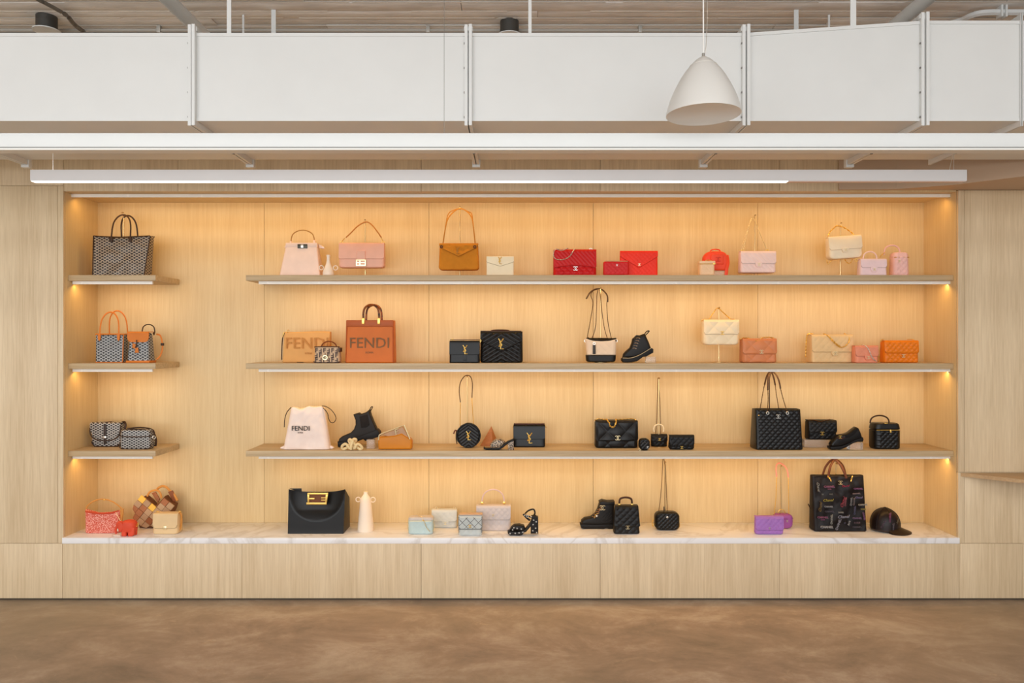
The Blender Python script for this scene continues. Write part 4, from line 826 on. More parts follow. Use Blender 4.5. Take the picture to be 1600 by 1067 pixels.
s = footwear('chelsea_boot', 'black chelsea boot with elastic side and lugged sole, heel raised on a clear block', 527, 592, 3, 20, 699.5)
s.extr('upper', leather((27, 22, 19), .48), [(527.6, 691.5), (529, 686), (533, 682.6), (547, 676.6), (552, 671), (554.6, 664), (554.5, 657), (551, 648), (559, 645.6), (562, 647.6), (570, 645), (576, 640.6), (578.5, 650), (583, 661), (588, 672), (588, 677), (574, 683), (558, 687), (545, 690), (530, 692.8)], -7.5, 7.5, 4, 5)
s.extr('sole', SO, [(526.8, 690), (531, 691), (545, 687.6), (560, 682.4), (575, 676.6), (588.5, 671), (592.4, 675.6), (592, 682.4), (570.5, 689.4), (567, 686.4), (557, 690.4), (546, 697), (536, 699), (527.4, 698.4)], -9, 9, 1.2, 2)
s.extr('elastic_gore', leather((30, 26, 25), .8), [(561, 651), (573.6, 647.4), (577, 664), (572, 668), (563.6, 668.6)], -8.2, -7, .6); s.tube('pull_loop', SO, [(575.6, -1, 642), (578, -1, 637), (580.4, -1, 636.2), (579, 1, 639.4), (577, 1, 643)], .7, 1.1)
riser(572.5, 584.5, 687, 3, .145, 12, 'clear acrylic block under the heel of the chelsea boot')

s = item('rope_knot', 'cream rope tied in a bow-shaped knot before the chelsea boot', 'ornament', 532, 566, 3, 12, 704.3); RP = leather((238, 212, 160), .7)
b = s.by-2.2
s.tube('rope', RP, [(546, -3, b-1), (540, -4, b-8), (534, -2, b-5), (533.4, 0, b-1), (537, 1, b), (543, 0, b-4), (549, -3, b-12), (552, -2, b-15.5), (555, 0, b-14), (551, 3, b-8), (547, 3, b-2), (550, 1, b)], 2.2, n=5)
s.tube('rope', RP, [(553, -3, b-1), (558, -4, b-8), (563, -2, b-5), (564.4, 0, b-1), (560, 1, b), (555, -1, b-5), (550, -4.6, b-13), (546, -3, b-15), (544, 0, b-12), (549, -1, b-6), (553, 0, b)], 2.2, n=5); s.tube('rope', RP, [(548, -5, b), (549, -6.4, b-7), (552, -5, b-14)], 2.1, n=4)

s = item('frame_clutch', 'slouchy ochre leather clutch with slanting gold frame opening at right of the knot', 'clutch', 590, 642, 3, 20, 703, GRP[3]); OC = leather((208, 128, 28), .36)
s.extr('body', OC, [(590.6, s.by-.3), (589.8, 687), (592, 683.4), (602, 682.4), (616, 681), (627, 677.6), (633, 681.6), (641, 686.4), (643, 690), (642.6, s.by-2), (641, s.by-.3)], -7.5, 9, 3.4, 5)
s.extr('inner_panel', leather((186, 148, 116), .6), [(596, 679.6), (628.4, 667.4), (637, 684), (626, 684), (612, 684)], -5, 3, .5); s.tube('frame', PALEGOLD, [(591, -7, 688), (591.6, -7, 682.5), (594, -7, 679), (612, -7, 672), (629, -7, 665.4), (631.4, -7, 666), (636, -7, 677), (640, -6.6, 686.5)], 1.1, n=3)
s.tube('emblem', PALEGOLD, [(616.6, -6.8, 671.4), (618.6, -7, 680)], .8, n=1); s.tube('emblem', PALEGOLD, [(616.8, -6.8, 672), (622, -6.8, 670)], .8, n=1); s.tube('emblem', PALEGOLD, [(617.6, -6.8, 676), (621.6, -6.8, 674.4)], .7, n=1)

s = item('round_bag', 'round black chevron-quilted bag with gold monogram hung on a brass stand', 'handbag', 714, 750, 3, 11, 700, GRP[3]); 
s.body(BLK, 714, 750, 661, s.by, d=11, R=(18.5, 18.5), rc=2, re=2.4, q=('chevron', 5.2, -.75, .9), rough=.4) if 0 else s.body(BLK, 714, 750, 661, s.by, d=11, R=(19, 19), rc=2, re=2.4, q=('chevron', 5.2, -.75, .9))
s.ring('piping', BLK2, 732, -5.2, (661+s.by)/2, 18.6, 1.1); s.ysl(GOLD, 731.6, 673.5, 686.8, -7)
s.tube('strap', DBR, [(719, 0, 629), (717, 2, 613), (718.4, 4, 599), (724, 7, 589.4), (729.5, 9.5, 587), (735, 7, 590), (737.6, 4, 601), (737, 2, 622)], .7); s.chain(GOLD, [(719, 0, 630), (718.6, 0, 666)], 2.2, .5); s.chain(GOLD, [(737, 1, 623), (739.5, 0, 663)], 2.2, .5)
s.tube('tassel', leather((110, 52, 26), .4), [(714, -3, 674), (711, -4, 672.6), (708.6, -4, 678)], 1.1, .7); s.tube('tassel', DBR, [(713, -4, 674), (712.6, -4, 685), (714, -4, 694)], .8)
stand(730, 3, .255, 588, 'tall brass stand behind the round black bag')
s = item('wooden_pyramid', 'small brown wooden pyramid behind the animal-print mule', 'ornament', 750, 778, 3, 26, Yf=.25); WD = wood('walnut', (186, 118, 66), (158, 92, 46), 'X'); b = s.by-.1
s.put('pyramid', ([(750, -6, b), (770, -13, b), (779, 3, b), (760, 12, b), (767.5, -1, 667)], [(0, 1, 4), (1, 2, 4), (2, 3, 4), (3, 0, 4), (3, 2, 1, 0)]), WD)
s = footwear('block_heel_mule', 'open-toed animal-print mule with block heel before the wooden pyramid', 755, 803, 3, 13, 703.5); LEO = speckle((52, 38, 28), (206, 180, 150), 190, .53, .35); b = s.by
s.extr('sole', SO, [(755.4, b-4.4), (758, b-2.8), (778, b-3.2), (784, b-7), (793, b-13.4), (802, b-17), (803, b-15.4), (795, b-11), (786, b-4), (780, b-.4), (760, b-.2), (755.6, b-2)], -5.6, 5.6, .6, 2)
s.extr('upper', LEO, [(765.4, b-3), (766, b-9), (770, b-14), (776, b-18), (783, b-17), (789.5, b-13), (786, b-8), (780, b-3)], -6.6, 6.6, 3, 4); s.extr('heel', LEO, [(793, b-12), (802.6, b-15), (803, b-.1), (794, b-.1)], -4.6, 4.6, .8, 2)

s = flapbag('glossy black box flap bag with gold monogram, right of the animal-print mule', 802, 852, 664, 3, 14, (18, 18, 19), 686, R=(2.5, 1), rough=.25, logo='ysl', lx=827, ly=684, lr=8, bulge=.3, flapr=2, base=699)
s.box('top_edge', leather((74, 34, 26), .3), 802.8, 851.4, -5.4, 5.4, 662.2, 663.6, .4); s.chain(GOLD, [(804, 0, 664), (800.6, -2, 669)], 2.4, .5); s.chain(GOLD, [(850.5, 0, 664), (854.4, -2, 669)], 2.4, .5)
s = flapbag('large black quilted soft flap bag with chunky gold chain loop at its top', 928, 997, 657, 3, 24, (16, 14, 14), 688.5, q=('diamond', 29, 29, 1.8), logo='cc', lx=964.5, ly=683.5, lr=3.4, lm=PALEGOLD, bulge=1.8, R=(3, 4), rough=.33, base=700)
s.chain(GOLD, [(948, -2, 655.5), (950.5, -12, 659), (953, -15, 665), (957, -15.6, 667), (960.4, -15, 665), (962.6, -12, 659), (964, -2, 655.6)], 5, 1.15); s.chain(GOLD, [(930, -3, 658), (936, -2, 655.6), (947, -3, 656.6)], 3.4, .8); s.chain(GOLD, [(964, -3, 656.6), (976, -3, 656), (990, -2, 655.4), (996, -3, 658.6)], 3.4, .8)
s = item('round_case', 'tiny rounded black quilted case on its side in front of the pearl-handled mini bag', 'case', 998, 1017, 3, 12, 704); b = s.by
o = s.body(BLK, 999, 1016, 685, b, d=12, R=(7, 7), rc=3, re=3, q=('diamond', 6, 6, .5)); s.cc(SILVER, 1011.6, b-5.4, 1.5, -7.2); s.ring('zip_ring', PALEGOLD, 1000, -4, b-2, 1.6, .4); s.tube('zip', plain('dark_zip', (70, 66, 62), .4, .4), [(1000, -5.6, 692), (1006, -6.4, 691), (1016, -5.6, 694)], .5)
s = flapbag('mini black quilted flap bag with pearl bracelet handle and tall chain on a stand', 1016, 1043, 678.5, 3, 10, (15, 14, 15), 690, q=('diamond', 7, 7, .9), logo='cc', lx=1030, ly=686, lr=1.8, lm=GOLD, R=(1.5, 1.5), base=698)
for i in range(15):
    a = pi*(-.12+1.24*i/14); s.blob('pearl', plain('pearl', (250, 226, 186), .25), 1029.6-8*cos(a), -3, 671-8*sin(a)+0, 1.35, 1.35, 1.35)
s.chain(MIX, [(1025.6, 0, 678), (1028, 3, 650), (1029.5, 6, 620), (1030.6, 8, 591)], 2.1, .5); s.chain(MIX, [(1033.6, 0, 678), (1033.4, 3, 650), (1033, 6, 620), (1031, 8, 591)], 2.1, .5)
stand(1029.6, 3, .25, 591, 'tall brass stand behind the pearl-handled mini bag')
s = flapbag('small black quilted wallet bag with a gold clasp low on its flap', 1043, 1086, 679.5, 3, 9, (16, 16, 18), 697, q=('diamond', 8.4, 8.4, 1.0), logo='cc', lx=1064.5, ly=698.6, lr=1.9, lm=GOLD, R=(5, 2), base=702.6, flapr=5, name='wallet_bag', tx=1.5)

x0, x1 = fit(1171, 1255, 34); s = item('tote_bag', 'tall black diamond-quilted shopping tote with chain-and-leather handles', 'tote bag', x0, x1, 3, 34, 703, GRP[3]); BQ = leather((16, 15, 16), .24)
s.body(BQ, x0, x1, 640, tx0=x0+1, tx1=x1-1, dt=20, R=(2, 0), rc=2.5, q=('diamond', 8.8, 8.8, 1.1), opn=True, bulge=1); s.cc(SILVER, 1217, 651, 3.0, -14.5); 
for x in (1200.6, 1231.6): s.ring('grommet', SILVER, x, -13.8, 645.6, 2.0, .7)
s.chain(MIX, [(1200.6, -13, 644), (1203, -9, 625), (1204, -5, 610)], 2.6, .65); s.chain(MIX, [(1231.6, -13, 644), (1227, -9, 625), (1224, -5, 608)], 2.6, .65); s.tube('handle', DBR, [(1204, -5, 610), (1205, -3, 592), (1208, -1.5, 583.6), (1213, -.5, 581.4), (1219, -1.5, 587), (1222.6, -3, 597), (1224, -5, 608)], 1.3, 1)
s.chain(MIX, [(1196.4, 8, 640), (1200.6, 6, 612), (1202, 4, 602)], 2.6, .65); s.chain(MIX, [(1226, 8, 640), (1221.5, 6, 618), (1219, 4, 603)], 2.6, .65); s.tube('handle', DBR, [(1202, 4, 602), (1205, 2, 588), (1210, 1, 581.6), (1215, 2, 588), (1219, 4, 603)], 1.3, 1)
s.tube('handle_cord', DBR, [(1207.6, -2, 640), (1207.6, -2, 592), (1210, -1, 583)], .8, n=1); s.blob('stud', GOLD, x0+4, -15.6, 649, 1, .6, 1)
s = flapbag('black quilted flap bag with leather-laced chain raised on a wide clear riser', 1256, 1308, 656.5, 3, 20, (16, 15, 16), 676, q=('diamond', 7.6, 7.6, 1.0), logo='cc', lx=1283.5, ly=676.8, lr=2.6, lm=GOLD, R=(2, 2.5), base=698.5, yb=687, bulge=.8)
s.chain(MIX, [(1263, -6, 657), (1272, -9, 656.4), (1281, -10, 658.6), (1290, -9, 657), (1299, -6, 655.6)], 3, .7)
riser(1257, 1303, 687.3, 3, .20, 16, 'wide clear acrylic riser under the black quilted flap bag')
s = footwear('loafer', 'black loafer with gold emblem, heel raised on a clear riser', 1298, 1350, 3, 16, 703.5); LF = leather((16, 12, 11), .25)
s.extr('upper', LF, [(1299.6, 695), (1302, 690.6), (1308, 684), (1312, 680.4), (1322, 678.6), (1328, 676.4), (1334, 671.6), (1339.8, 667.6), (1343, 669), (1347, 677.6), (1349, 685), (1340, 688.6), (1326, 694.6), (1316, 698), (1301, 699)], -6.6, 6.6, 3, 4)
s.extr('opening', leather((14, 10, 9), .7), [(1321, 679.6), (1329, 677.4), (1335, 672.6), (1339.4, 669.6), (1341, 672), (1336, 678.6), (1328, 683.6), (1322, 684)], -7.2, -6.2, .4)
s.extr('sole', SO, [(1298.6, 698), (1302, 698.2), (1316, 697), (1327, 692.8), (1338, 687), (1349, 683.6), (1350, 687), (1348.6, 690.6), (1340, 690.4), (1334, 692.4), (1322, 699.4), (1314, 702.4), (1300, 702.6), (1298.4, 700.6)], -7.4, 7.4, .6, 2)
s.cc(GOLD, 1313, 682.8, 2.1, -7.6); s.tube('vamp_strap', leather((60, 26, 24), .3), [(1308, -6.6, 683), (1314, -7.2, 686), (1320, -7, 683)], 1.0)
riser(1328, 1348.6, 691.4, 3, .10, 12, 'small clear riser under the heel of the loafer')
x0, x1 = fit(1355, 1409, 26); s = item('vanity_case', 'black quilted vanity case with arched handle at the right end of the third shelf', 'handbag', x0, x1, 3, 26, 702, GRP[3])
s.body(BQ, x0, x1, 672, R=(3, 1), rc=7, q=('diamond', 8, 8, .9)); s.body(BQ, x0-.3, x1+.3, 661.5, 671.4, d=26.6, dt=24, tx0=x0+1.4, tx1=x1-1.4, R=(1, 3), rc=7, name='lid'); s.tube('zip', GOLD, [(x0+2, -13.2, 672), (x1-3, -13.2, 672)], .6, n=1); s.box('zip_pull', GOLD, 1390, 1392.4, -14.6, -13.2, 671, 676, .3)
s.handle(DBR, 1366, 1396, 662.5, 650.4, 1.2, leg=.2); s.box('lock_plate', GOLD, 1383, 1388, -12, -9, 660.8, 662, .3)

# ======== marble ledge
x0, x1 = fit(129, 188, 16); s = item('shoulder_bag', 'coral woven-pattern shoulder bag with tan strap at the far left of the marble ledge', 'handbag', 131, 182, 4, 16, 833.5, GRP[4]); JQ = dotweave((206, 84, 62), (246, 186, 170), 0)
s.body(JQ, 132, 184, 803, tx0=129.6, tx1=184, d=16, dt=9, R=(1.5, 1), rc=4, topf=lambda u: 5*abs(u)**3, q=('crumple', 14, 1)); s.tube('zip', leather((196, 70, 40), .5), [(131, -3, 800), (142, -4.4, 802), (158, -4.8, 803), (172, -4.4, 802), (182, -3, 799.6)], 1.4); CT = leather((206, 140, 64), .45)
s.tube('strap', CT, [(130, 0, 799), (131.4, 0, 793), (139, 1, 786), (150, 2, 782.4), (160, 2, 782.6), (172, 1, 786.4), (181, 0, 792), (186, 0, 797)], 1.1, .9); s.blob('strap_knob', GOLD, 158, .6, 782.6, 1.6, 1.3, 1.6); s.extr('side_tab', CT, [(183, 798), (189, 796), (188, 806), (186, 822), (184, 822)], -1, 1, .4)
s = item('elephant_pouch', 'small coral red elephant-shaped pouch standing before the woven coral bag', 'pouch', 176, 210, 4, 16, 838.5, GRP[4]); EL = leather((222, 78, 50), .45); b = s.by
s.body(EL, 186, 209.5, 814, b-5, d=14, R=(7, 8), rc=5, re=4, bulge=1.5, dense=True); s.extr('leg', EL, [(188, b-12), (196, b-12), (196, b), (189, b)], -7, -1, 1.5); s.extr('leg', EL, [(199, b-14), (209, b-14), (208, b-2), (205, b), (199, b)], -7, -1, 1.5); s.extr('leg', EL, [(189, b-10), (195, b-10), (195, b), (190, b)], 1.5, 7, 1.5); s.extr('leg', EL, [(201, b-10), (208, b-10), (207, b), (201, b)], 1.5, 7, 1.5)
s.blob('head', EL, 184.6, -1, 822, 6.4, 5.6, 6.6); s.tube('trunk', EL, [(181, -2, 820), (178.6, -2, 826), (177.6, -2, 831), (178.6, -2.6, b-3)], 2.3, taper=lambda t: 1.1-.5*t); s.extr('ear', EL, [(184, 817), (189, 816), (192, 820), (191.6, 827), (187, 832), (184.6, 828)], -8, -6.4, .7); s.blob('tusk', leather((245, 230, 205), .4), 182, -4, 829, 1.2, 1, 2.4)
s.chain(GOLD, [(209, 0, 822), (212.6, -1, 818.6), (211, -2, 824), (208, -2, 821)], 2.6, .6); s.tube('strap', leather((246, 196, 150), .5), [(184, 0, 816), (180, 0, 809), (176.6, 0, 802)], .6)
s.tube('hang_tag', leather((236, 214, 196), .5), [(176, -6, b-1.2), (188, -7, b-1.2)], 1.0, .9)

s = item('woven_basket_bag', 'round handbag of wide interlaced tan, brown and yellow leather strips', 'handbag', 205, 273, 4, 26, 826.5, GRP[4]); b = s.by; cols = [(186, 152, 116), (178, 144, 110), (150, 92, 56), (242, 192, 84), (168, 108, 70)]
cols = [leather(c_, .5) for c_ in cols]; OUT = [(205.5, 788.5), (222, 774), (226, 775.5), (238, 790), (243, 786.6), (254, 772.6), (262, 786), (272, 787), (270, 796), (262, 812), (252, b-.3), (213, b-.3), (207.4, 806)]
s.extr('lining', leather((112, 70, 42), .7), [(206.5, 789), (222, 776.6), (230, 783), (238, 792), (246, 786), (254, 776.6), (262, 787.4), (270, 789), (268, 797), (261, 811), (251, b-.2), (214.5, b-.2), (208.6, 806)], -9, 9, 4, 4)
def inside(p, poly):
    r = False; j = len(poly)-1
    for i in range(len(poly)):
        if (poly[i][1] > p[1]) != (poly[j][1] > p[1]) and p[0] < (poly[j][0]-poly[i][0])*(p[1]-poly[i][1])/(poly[j][1]-poly[i][1])+poly[i][0]: r = not r
        j = i
    return r
u_ = (8.0, 6.4); w_ = (-6.0, 7.4); rr = random.Random(5)
pick = {(0, 0): 3, (2, 0): 3, (1, 1): 4, (3, 2): 2, (5, 1): 3, (4, 3): 3, (-1, 1): 2}
for i in range(-4, 9):
    for j in range(-6, 9):
        c0 = (220+u_[0]*i+w_[0]*j, 781+u_[1]*i+w_[1]*j)
        q_ = [(c0[0]+a*u_[0]*.48+b_*w_[0]*.48, c0[1]+a*u_[1]*.48+b_*w_[1]*.48) for a, b_ in ((-1, -1), (1, -1), (1, 1), (-1, 1))]
        if not inside(c0, OUT): continue
        q_ = [(max(205.4, min(272, x)), min(b-.4, z)) for x, z in q_]
        y = -10.6 if (i+j) % 2 else -10.1
        k_ = pick.get((i, j), rr.choice((0, 0, 1, 1, 1, 4)))
        V_, F_ = poly_extrude(q_, y, y+2.4, .35, 1); s.put('leather_strip', (V_, F_), cols[k_])
s.tube('handle', CT, [(226, -5, 777), (230, -5, 770.5), (238, -5, 767.6), (244, -5, 769), (247.6, -5, 775), (248, -5, 780)], 1.6, 1.2); s.tube('handle', CT, [(236, 6, 768), (243, 6, 763.6), (250, 6, 764.6), (256, 6, 770), (264, 5, 777), (269, 4, 786)], 1.9, 1.2); s.extr('back_panel', leather((140, 80, 46), .5), [(254, 772), (261, 770), (270, 787), (262, 788)], 4, 7, .6); s.extr('back_panel', leather((168, 106, 68), .5), [(228, 774), (234, 772), (241, 784), (238, 789)], 4, 7, .6)
s = flapbag('beige smooth leather flap bag with small gold clasp in front of the woven basket bag', 238, 287, 802.5, 4, 22, (226, 194, 146), 825.5, R=(3, 1.5), rough=.4, logo='plate', lx=258, ly=824.5, lr=4.2, lm=PALEGOLD, bulge=.5, base=835, flapr=5)
s.tube('side_strap', CT, [(s.x1-1, -4, 803), (s.x1+2.4, -3, 806), (s.x1+2, -2, 822), (s.x1-1, -2, 831)], 1.6, .8); s.ring('ring', GOLD, s.x1-1, 0, 803, 2, .6); s.ring('ring', GOLD, s.x0+2, 0, 803, 2, .6)

# big black bag with sunken front and gold buckle
s = item('tote_bag', 'wide glossy black leather bag with drooping front and gold rectangular buckle', 'tote bag', 450, 536, 4, 46, 834, GRP[4]); BG = leather((22, 22, 23), .3); b = s.by
nx, nz = 36, 34; V = []; Fc = []
def dip(u): return 6.6*(1-min(1, abs(u)**3.0))
for k_ in range(nz+1):
    f = k_/nz
    for i in range(nx+1):
        u = -1+2*i/nx; l, r = 449.6+.6*f, 536.4+2.4*f; x = (l+r)/2+(r-l)/2*u; z = b-f*(b-764.6)+dip(u)*f**2
        bowl = max(0, min(1, 1.15-(u*u/.80+((1-f)/.66)**2.2))) if f > .2 else 0
        yy = -23+11*(bowl**.65)*min(1, max(0, (f-.2)*3))+2.5*f
        V.append((x, yy, z))
for k_ in range(nz):
    for i in range(nx): a = k_*(nx+1)+i; Fc.append((a, a+1, a+nx+2, a+nx+1))
n0 = len(V)
for (x, y, z) in [(449.6, -23, b), (536.4, -23, b), (536.6, 23, b), (449.8, 23, b)]: V.append((x, y, z))
Fc.append((n0, n0+1, n0+2, n0+3))
s.put('front_panel', (V[:n0], Fc[:-1]), BG, ang=60)
s.put('body', ([(449.6, -22.6, b), (536.4, -22.6, b), (536.4, 23, b), (449.6, 23, b), (450.2, -20.4, 764.8), (538.6, -20.4, 764.8), (541, 0, 782), (534, 18, 781), (450.4, 18, 781), (451, 0, 776)], [(0, 1, 2, 3), (3, 2, 7, 8), (1, 5, 6), (1, 6, 2), (2, 6, 7), (0, 9, 4), (0, 3, 9), (3, 8, 9)]), BG)
s.extr('top_fold', BG, [(450.4, 764.6), (469, 764.4), (469.4, 769), (460, 767.4)], -18, -15, .3)
bk = s.extr('buckle', GOLD, [(479.6, 772), (482.6, 772), (482.6, 786.4), (479.6, 786.4)], -21, -18.6, .4)
for pl in ([(480, 770.6), (512, 770.6), (512, 773.4), (480, 773.4)], [(478, 785.6), (509.6, 785.6), (509.6, 789), (478, 789)], [(508.4, 772), (512, 772), (510, 786), (507, 786)], [(482, 778.4), (491, 778.4), (491, 781), (482, 781)], [(501, 777.6), (508, 777.6), (508, 779.2), (501, 779.2)], [(501, 781.2), (508, 781.2), (508, 782.6), (501, 782.6)]):
    s.extr('buckle', GOLD, pl, -21, -18.6, .4)
s.extr('buckle_backing', leather((118, 70, 40), .5), [(482, 773), (509, 773), (507.6, 786), (481, 786)], -18.8, -17.8)

vase('tall cream tapering vase with two ring handles near its top on the marble ledge', 569, 4, [(0, 12.6), (1, 12.9), (4, 12.6), (28, 10.4), (48, 8.6), (52, 7.4), (56, 4.2), (59, 3.0), (61, 3.4), (61.4, 2.8)], ((-12, 49, 3.6), (11.4, 48.6, 3.8)), base=832, dpt=24)

s = item('vanity_case', 'pale sky-blue vanity case with a thin chain at left of the blue bags', 'handbag', 637, 677, 4, 20, 835, GRP[4]); LB = leather((190, 208, 206), .42)
s.body(LB, 637.5, 676.5, 813, R=(2.5, 1), rc=5, q=('diamond', 9, 9, .5)); s.body(leather((206, 196, 188), .42), 637, 677, 808.5, 813.6, d=20.6, dt=18, R=(1, 2.4), rc=5, name='lid', tx0=638, tx1=676); s.tube('zip', PALEGOLD, [(640, -10.3, 814), (674, -10.3, 814)], .5, n=1); s.blob('clasp', GOLD, 661.4, -11, 813, 1.3, 1, 1)
s.chain(PALEGOLD, [(652, 0, 807.6), (658, -7, 808.4), (663, -11.4, 815), (667, -12, 824), (672, -12, 830)], 2.2, .45); s.chain(PALEGOLD, [(637.4, -6, 815), (636.8, -7, 822), (637.6, -7, 830)], 2.2, .45); s.chain(PALEGOLD, [(677, -6, 815), (678.4, -7, 823), (676, -8, 831)], 2.2, .45)
s = flapbag('pale silvery-blue flap bag standing behind the other light blue bags', 674, 715, 796.5, 4, 16, (206, 206, 200), 815, q=('diamond', 10, 10, .4), logo='cc', lx=696, ly=817, lr=1.9, lm=PALEGOLD, tuck=True, base=825, bulge=.6); rings(s, PALEGOLD, ((681, 795.6), (709.4, 795.6)), 1.8)
s.chain(PALEGOLD, [(715.4, -5, 800), (716.4, -6, 812), (715, -7, 822)], 2.2, .5)
s = flapbag('small grey-blue bag outlined in darker piped diamonds with gold emblem', 716, 754, 805.5, 4, 16, (196, 200, 196), 826, q=('diamond', 12.6, 12.6, .9), logo='cc', lx=734.5, ly=821.6, lr=2.3, lm=GOLD, base=837, bulge=.5, R=(2.5, 1.5))
s.box('top_edge', leather((204, 172, 146), .4), 716.4, 753.6, -6.8, 6.8, 804, 805.6, .5); PIP = leather((112, 110, 108), .5)
for sgn in (1, -1):
    for off in (-2, -1, 0, 1, 2):
        pts = []
        for t in [i/24 for i in range(25)]:
            x = 717+36*t; z = 816+sgn*(x-735)+off*12.6
            if 807.5 < z < 826.5: pts.append((x, -10.2, z))
        if len(pts) > 2: s.tube('piping', PIP, pts, .38, n=1, ns=5)
s.tube('piping', PIP, [(717, -10.5, 826.4), (753, -10.5, 826.4)], .45, n=1, ns=5); s.tube('piping', PIP, [(717, -8, 807), (717, -9.4, 832)], .5, n=1); s.tube('piping', PIP, [(753, -8, 807), (753, -9.4, 832)], .5, n=1)
s = flapbag('grey-lilac top-handle bag, tallest of the pale blue and grey group', 744, 798, 790, 4, 18, (202, 190, 186), 812, q=('diamond', 9, 9, .45), logo='cc', lx=770.5, ly=804.8, lr=1.7, lm=PALEGOLD, base=829.5, bulge=.5, name='top_handle_bag', R=(2, 1.5))
s.handle(leather((214, 186, 184), .35), 752.5, 788, 788.6, 766.5, 1.1, leg=.2); 
for x in (753, 787.6): s.box('handle_base', GOLD, x-2, x+2, -1.6, 1.6, 785.4, 789.4, .5)

s = footwear('platform_sandal', 'black platform sandal with white flowers, ankle strap and block heel', 793, 841, 4, 16, 837.5); SB = leather((22, 17, 15), .4); b = s.by
s.extr('platform', SB, [(793, b-6), (796, b-7.4), (808, b-6.4), (818, b-8), (821, b-7), (816, b-1), (812, b), (797, b-.4), (793.6, b-3)], -7, 7, 1.4, 3); s.extr('footbed', SB, [(814, b-7), (821, b-9.6), (827, b-17), (833, b-27), (841, b-29), (841, b-26.6), (834, b-23.6), (829, b-14), (822, b-5.6), (816, b-5)], -6, 6, .6, 2)
s.extr('toe_band', SB, [(796, b-8), (799, b-13), (804, b-16.4), (812, b-17), (819, b-15), (821, b-10), (817, b-7), (806, b-8)], -7.6, 7.6, 3, 4); s.extr('heel', SB, [(829.4, b-22), (832, b-27), (841, b-28.6), (841.3, b-3), (829.4, b-3)], -6, 6, 1.4, 3); s.extr('heel_counter', SB, [(830, b-30), (837, b-31), (841, b-28), (840.6, b-25), (831, b-25)], -5, 5, 1.4, 3)
s.tube('ankle_strap', SB, [(817, -5, b-33), (824, -6, b-31), (831, -4, b-29), (836, 2, b-33), (834, 4, b-39), (826, 4, b-37), (821, -2, b-34)], 1.3, 1.2); s.tube('instep_strap', SB, [(818, -5, b-34), (822, -6, b-29), (828, -6, b-24)], 1.6, 1.2); s.ring('strap_buckle', SILVER, 824, -7.6, b-31, 1.7, .5)
FLW = plain('white_flower', (240, 234, 226), .5)
for x, h in ((797, 4), (801, 9.6), (805, 4.4), (808, 12), (811, 5), (814.6, 11), (817, 6), (832.6, 8), (837, 12), (833, 17.6), (838, 22), (834, 24.6), (838.6, 5), (820, 32), (830, 30), (803, 13)):
    y = -8.2 if x < 820 else -6.9
    v, f = merge([poly_extrude([(x+1.5*cos(a), b-h+1.5*sin(a)), (x+.4*cos(a+1.1), b-h+.4*sin(a+1.1)), (x+.4*cos(a-1.1), b-h+.4*sin(a-1.1))], y, y+.6) for a in [k_*2*pi/5 for k_ in range(5)]]); s.put('flower', (v, f), FLW)

s = footwear('combat_boot', 'black quilted combat boot with gold emblem standing flat left of the mini top-handle bag', 907, 961, 4, 20, 827)
b = s.by; s.extr('upper', leather((20, 16, 14), .4), [(908.6, b-6), (909, b-12), (914, b-16), (924, b-18), (930, b-22), (934, b-29), (937, b-38.6), (939, b-42.6), (948, b-41), (960, b-41.4), (961, b-36), (961, b-6), (930, b-5)], -8, 8, 4.4, 5)
s.extr('sole', SO, [(907, b-7), (912, b-7.6), (930, b-7), (961, b-8), (961, b-.6), (951, b-.2), (948, b-2), (944, b-.4), (912, b-.2), (908, b-2.4)], -9, 9, 1, 2); s.extr('cuff', BLK2, [(937, b-42), (942, b-44.4), (950, b-42.6), (961, b-43), (961.4, b-37), (938, b-36)], -8.6, 8.6, 2, 3)
s.cc(PALEGOLD, 941.4, b-33.6, 3.6, -9.4)
for i in range(4): s.tube('lace', leather((150, 104, 66), .5), [(926+i*2.6, -5, b-19-i*3.6), (930+i*2.3, -9, b-19-i*4.2), (935+i*1.6, -8.6, b-22-i*4.2)], .6)
s.blob('charm', SILVER, 932.6, -9.6, b-20.6, 1.6, .8, 1.6); s.chain(GOLD, [(929, -9, b-17), (931, -9.6, b-23), (936, -9, b-25)], 2, .45)
for i in range(3):
    for j in range(3): s.tube('quilt_stitch', BLK2, [(942+i*5, -8.6, b-12-j*6), (946+i*5, -8.8, b-16-j*6)], .5, n=1)

s = flapbag('mini black quilted bag with rigid round handle on the marble ledge', 957, 1000, 790.5, 4, 18, (20, 18, 18), 823, q=('diamond', 10, 10, .9), logo='cc', lx=980.5, ly=823.2, lr=2.7, lm=PALEGOLD, base=834.6, R=(2, 2), tx=3, tap=.14, name='top_handle_bag', rough=.38, bulge=.5)
s.handle(DBR, 969.4, 988.6, 791, 777 if 0 else 790.4-.2, 1.5) if 0 else s.handle(leather((70, 42, 28), .4), 969, 989, 789.6, 790-0.1-10.5-.4, 1.6, leg=.45, pw=.8)
for x in (969, 989): s.box('handle_base', GOLD, x-1.8, x+1.8, -1.8, 1.8, 788.6, 791, .4)
s = item('camera_bag', 'rounded black quilted camera bag with tall chain on a stand, marble ledge', 'handbag', 1021, 1062, 4, 16, 829, GRP[4])
x0, x1 = fit(1021, 1062.6, 16); s.body(BLK, x0, x1, 800.4, R=(8, 9), rc=4, re=3, q=('diamond', 6.6, 6.6, .8), bulge=.8); s.blob('emblem', SILVER, 1042.4, -9.6, 807.6, 1.7, .7, 1.7); s.ring('piping', BLK2, 0, 0, 0, .1, .05) if 0 else None
s.chain(GOLD, [(1022, -4, 812), (1019.6, -5, 818), (1020.6, -5, 823), (1022.6, -5, 818)], 2.4, .5); s.chain(GOLD, [(1062, -4, 816), (1062.6, -5, 822), (1061, -5, 826)], 2.4, .5)
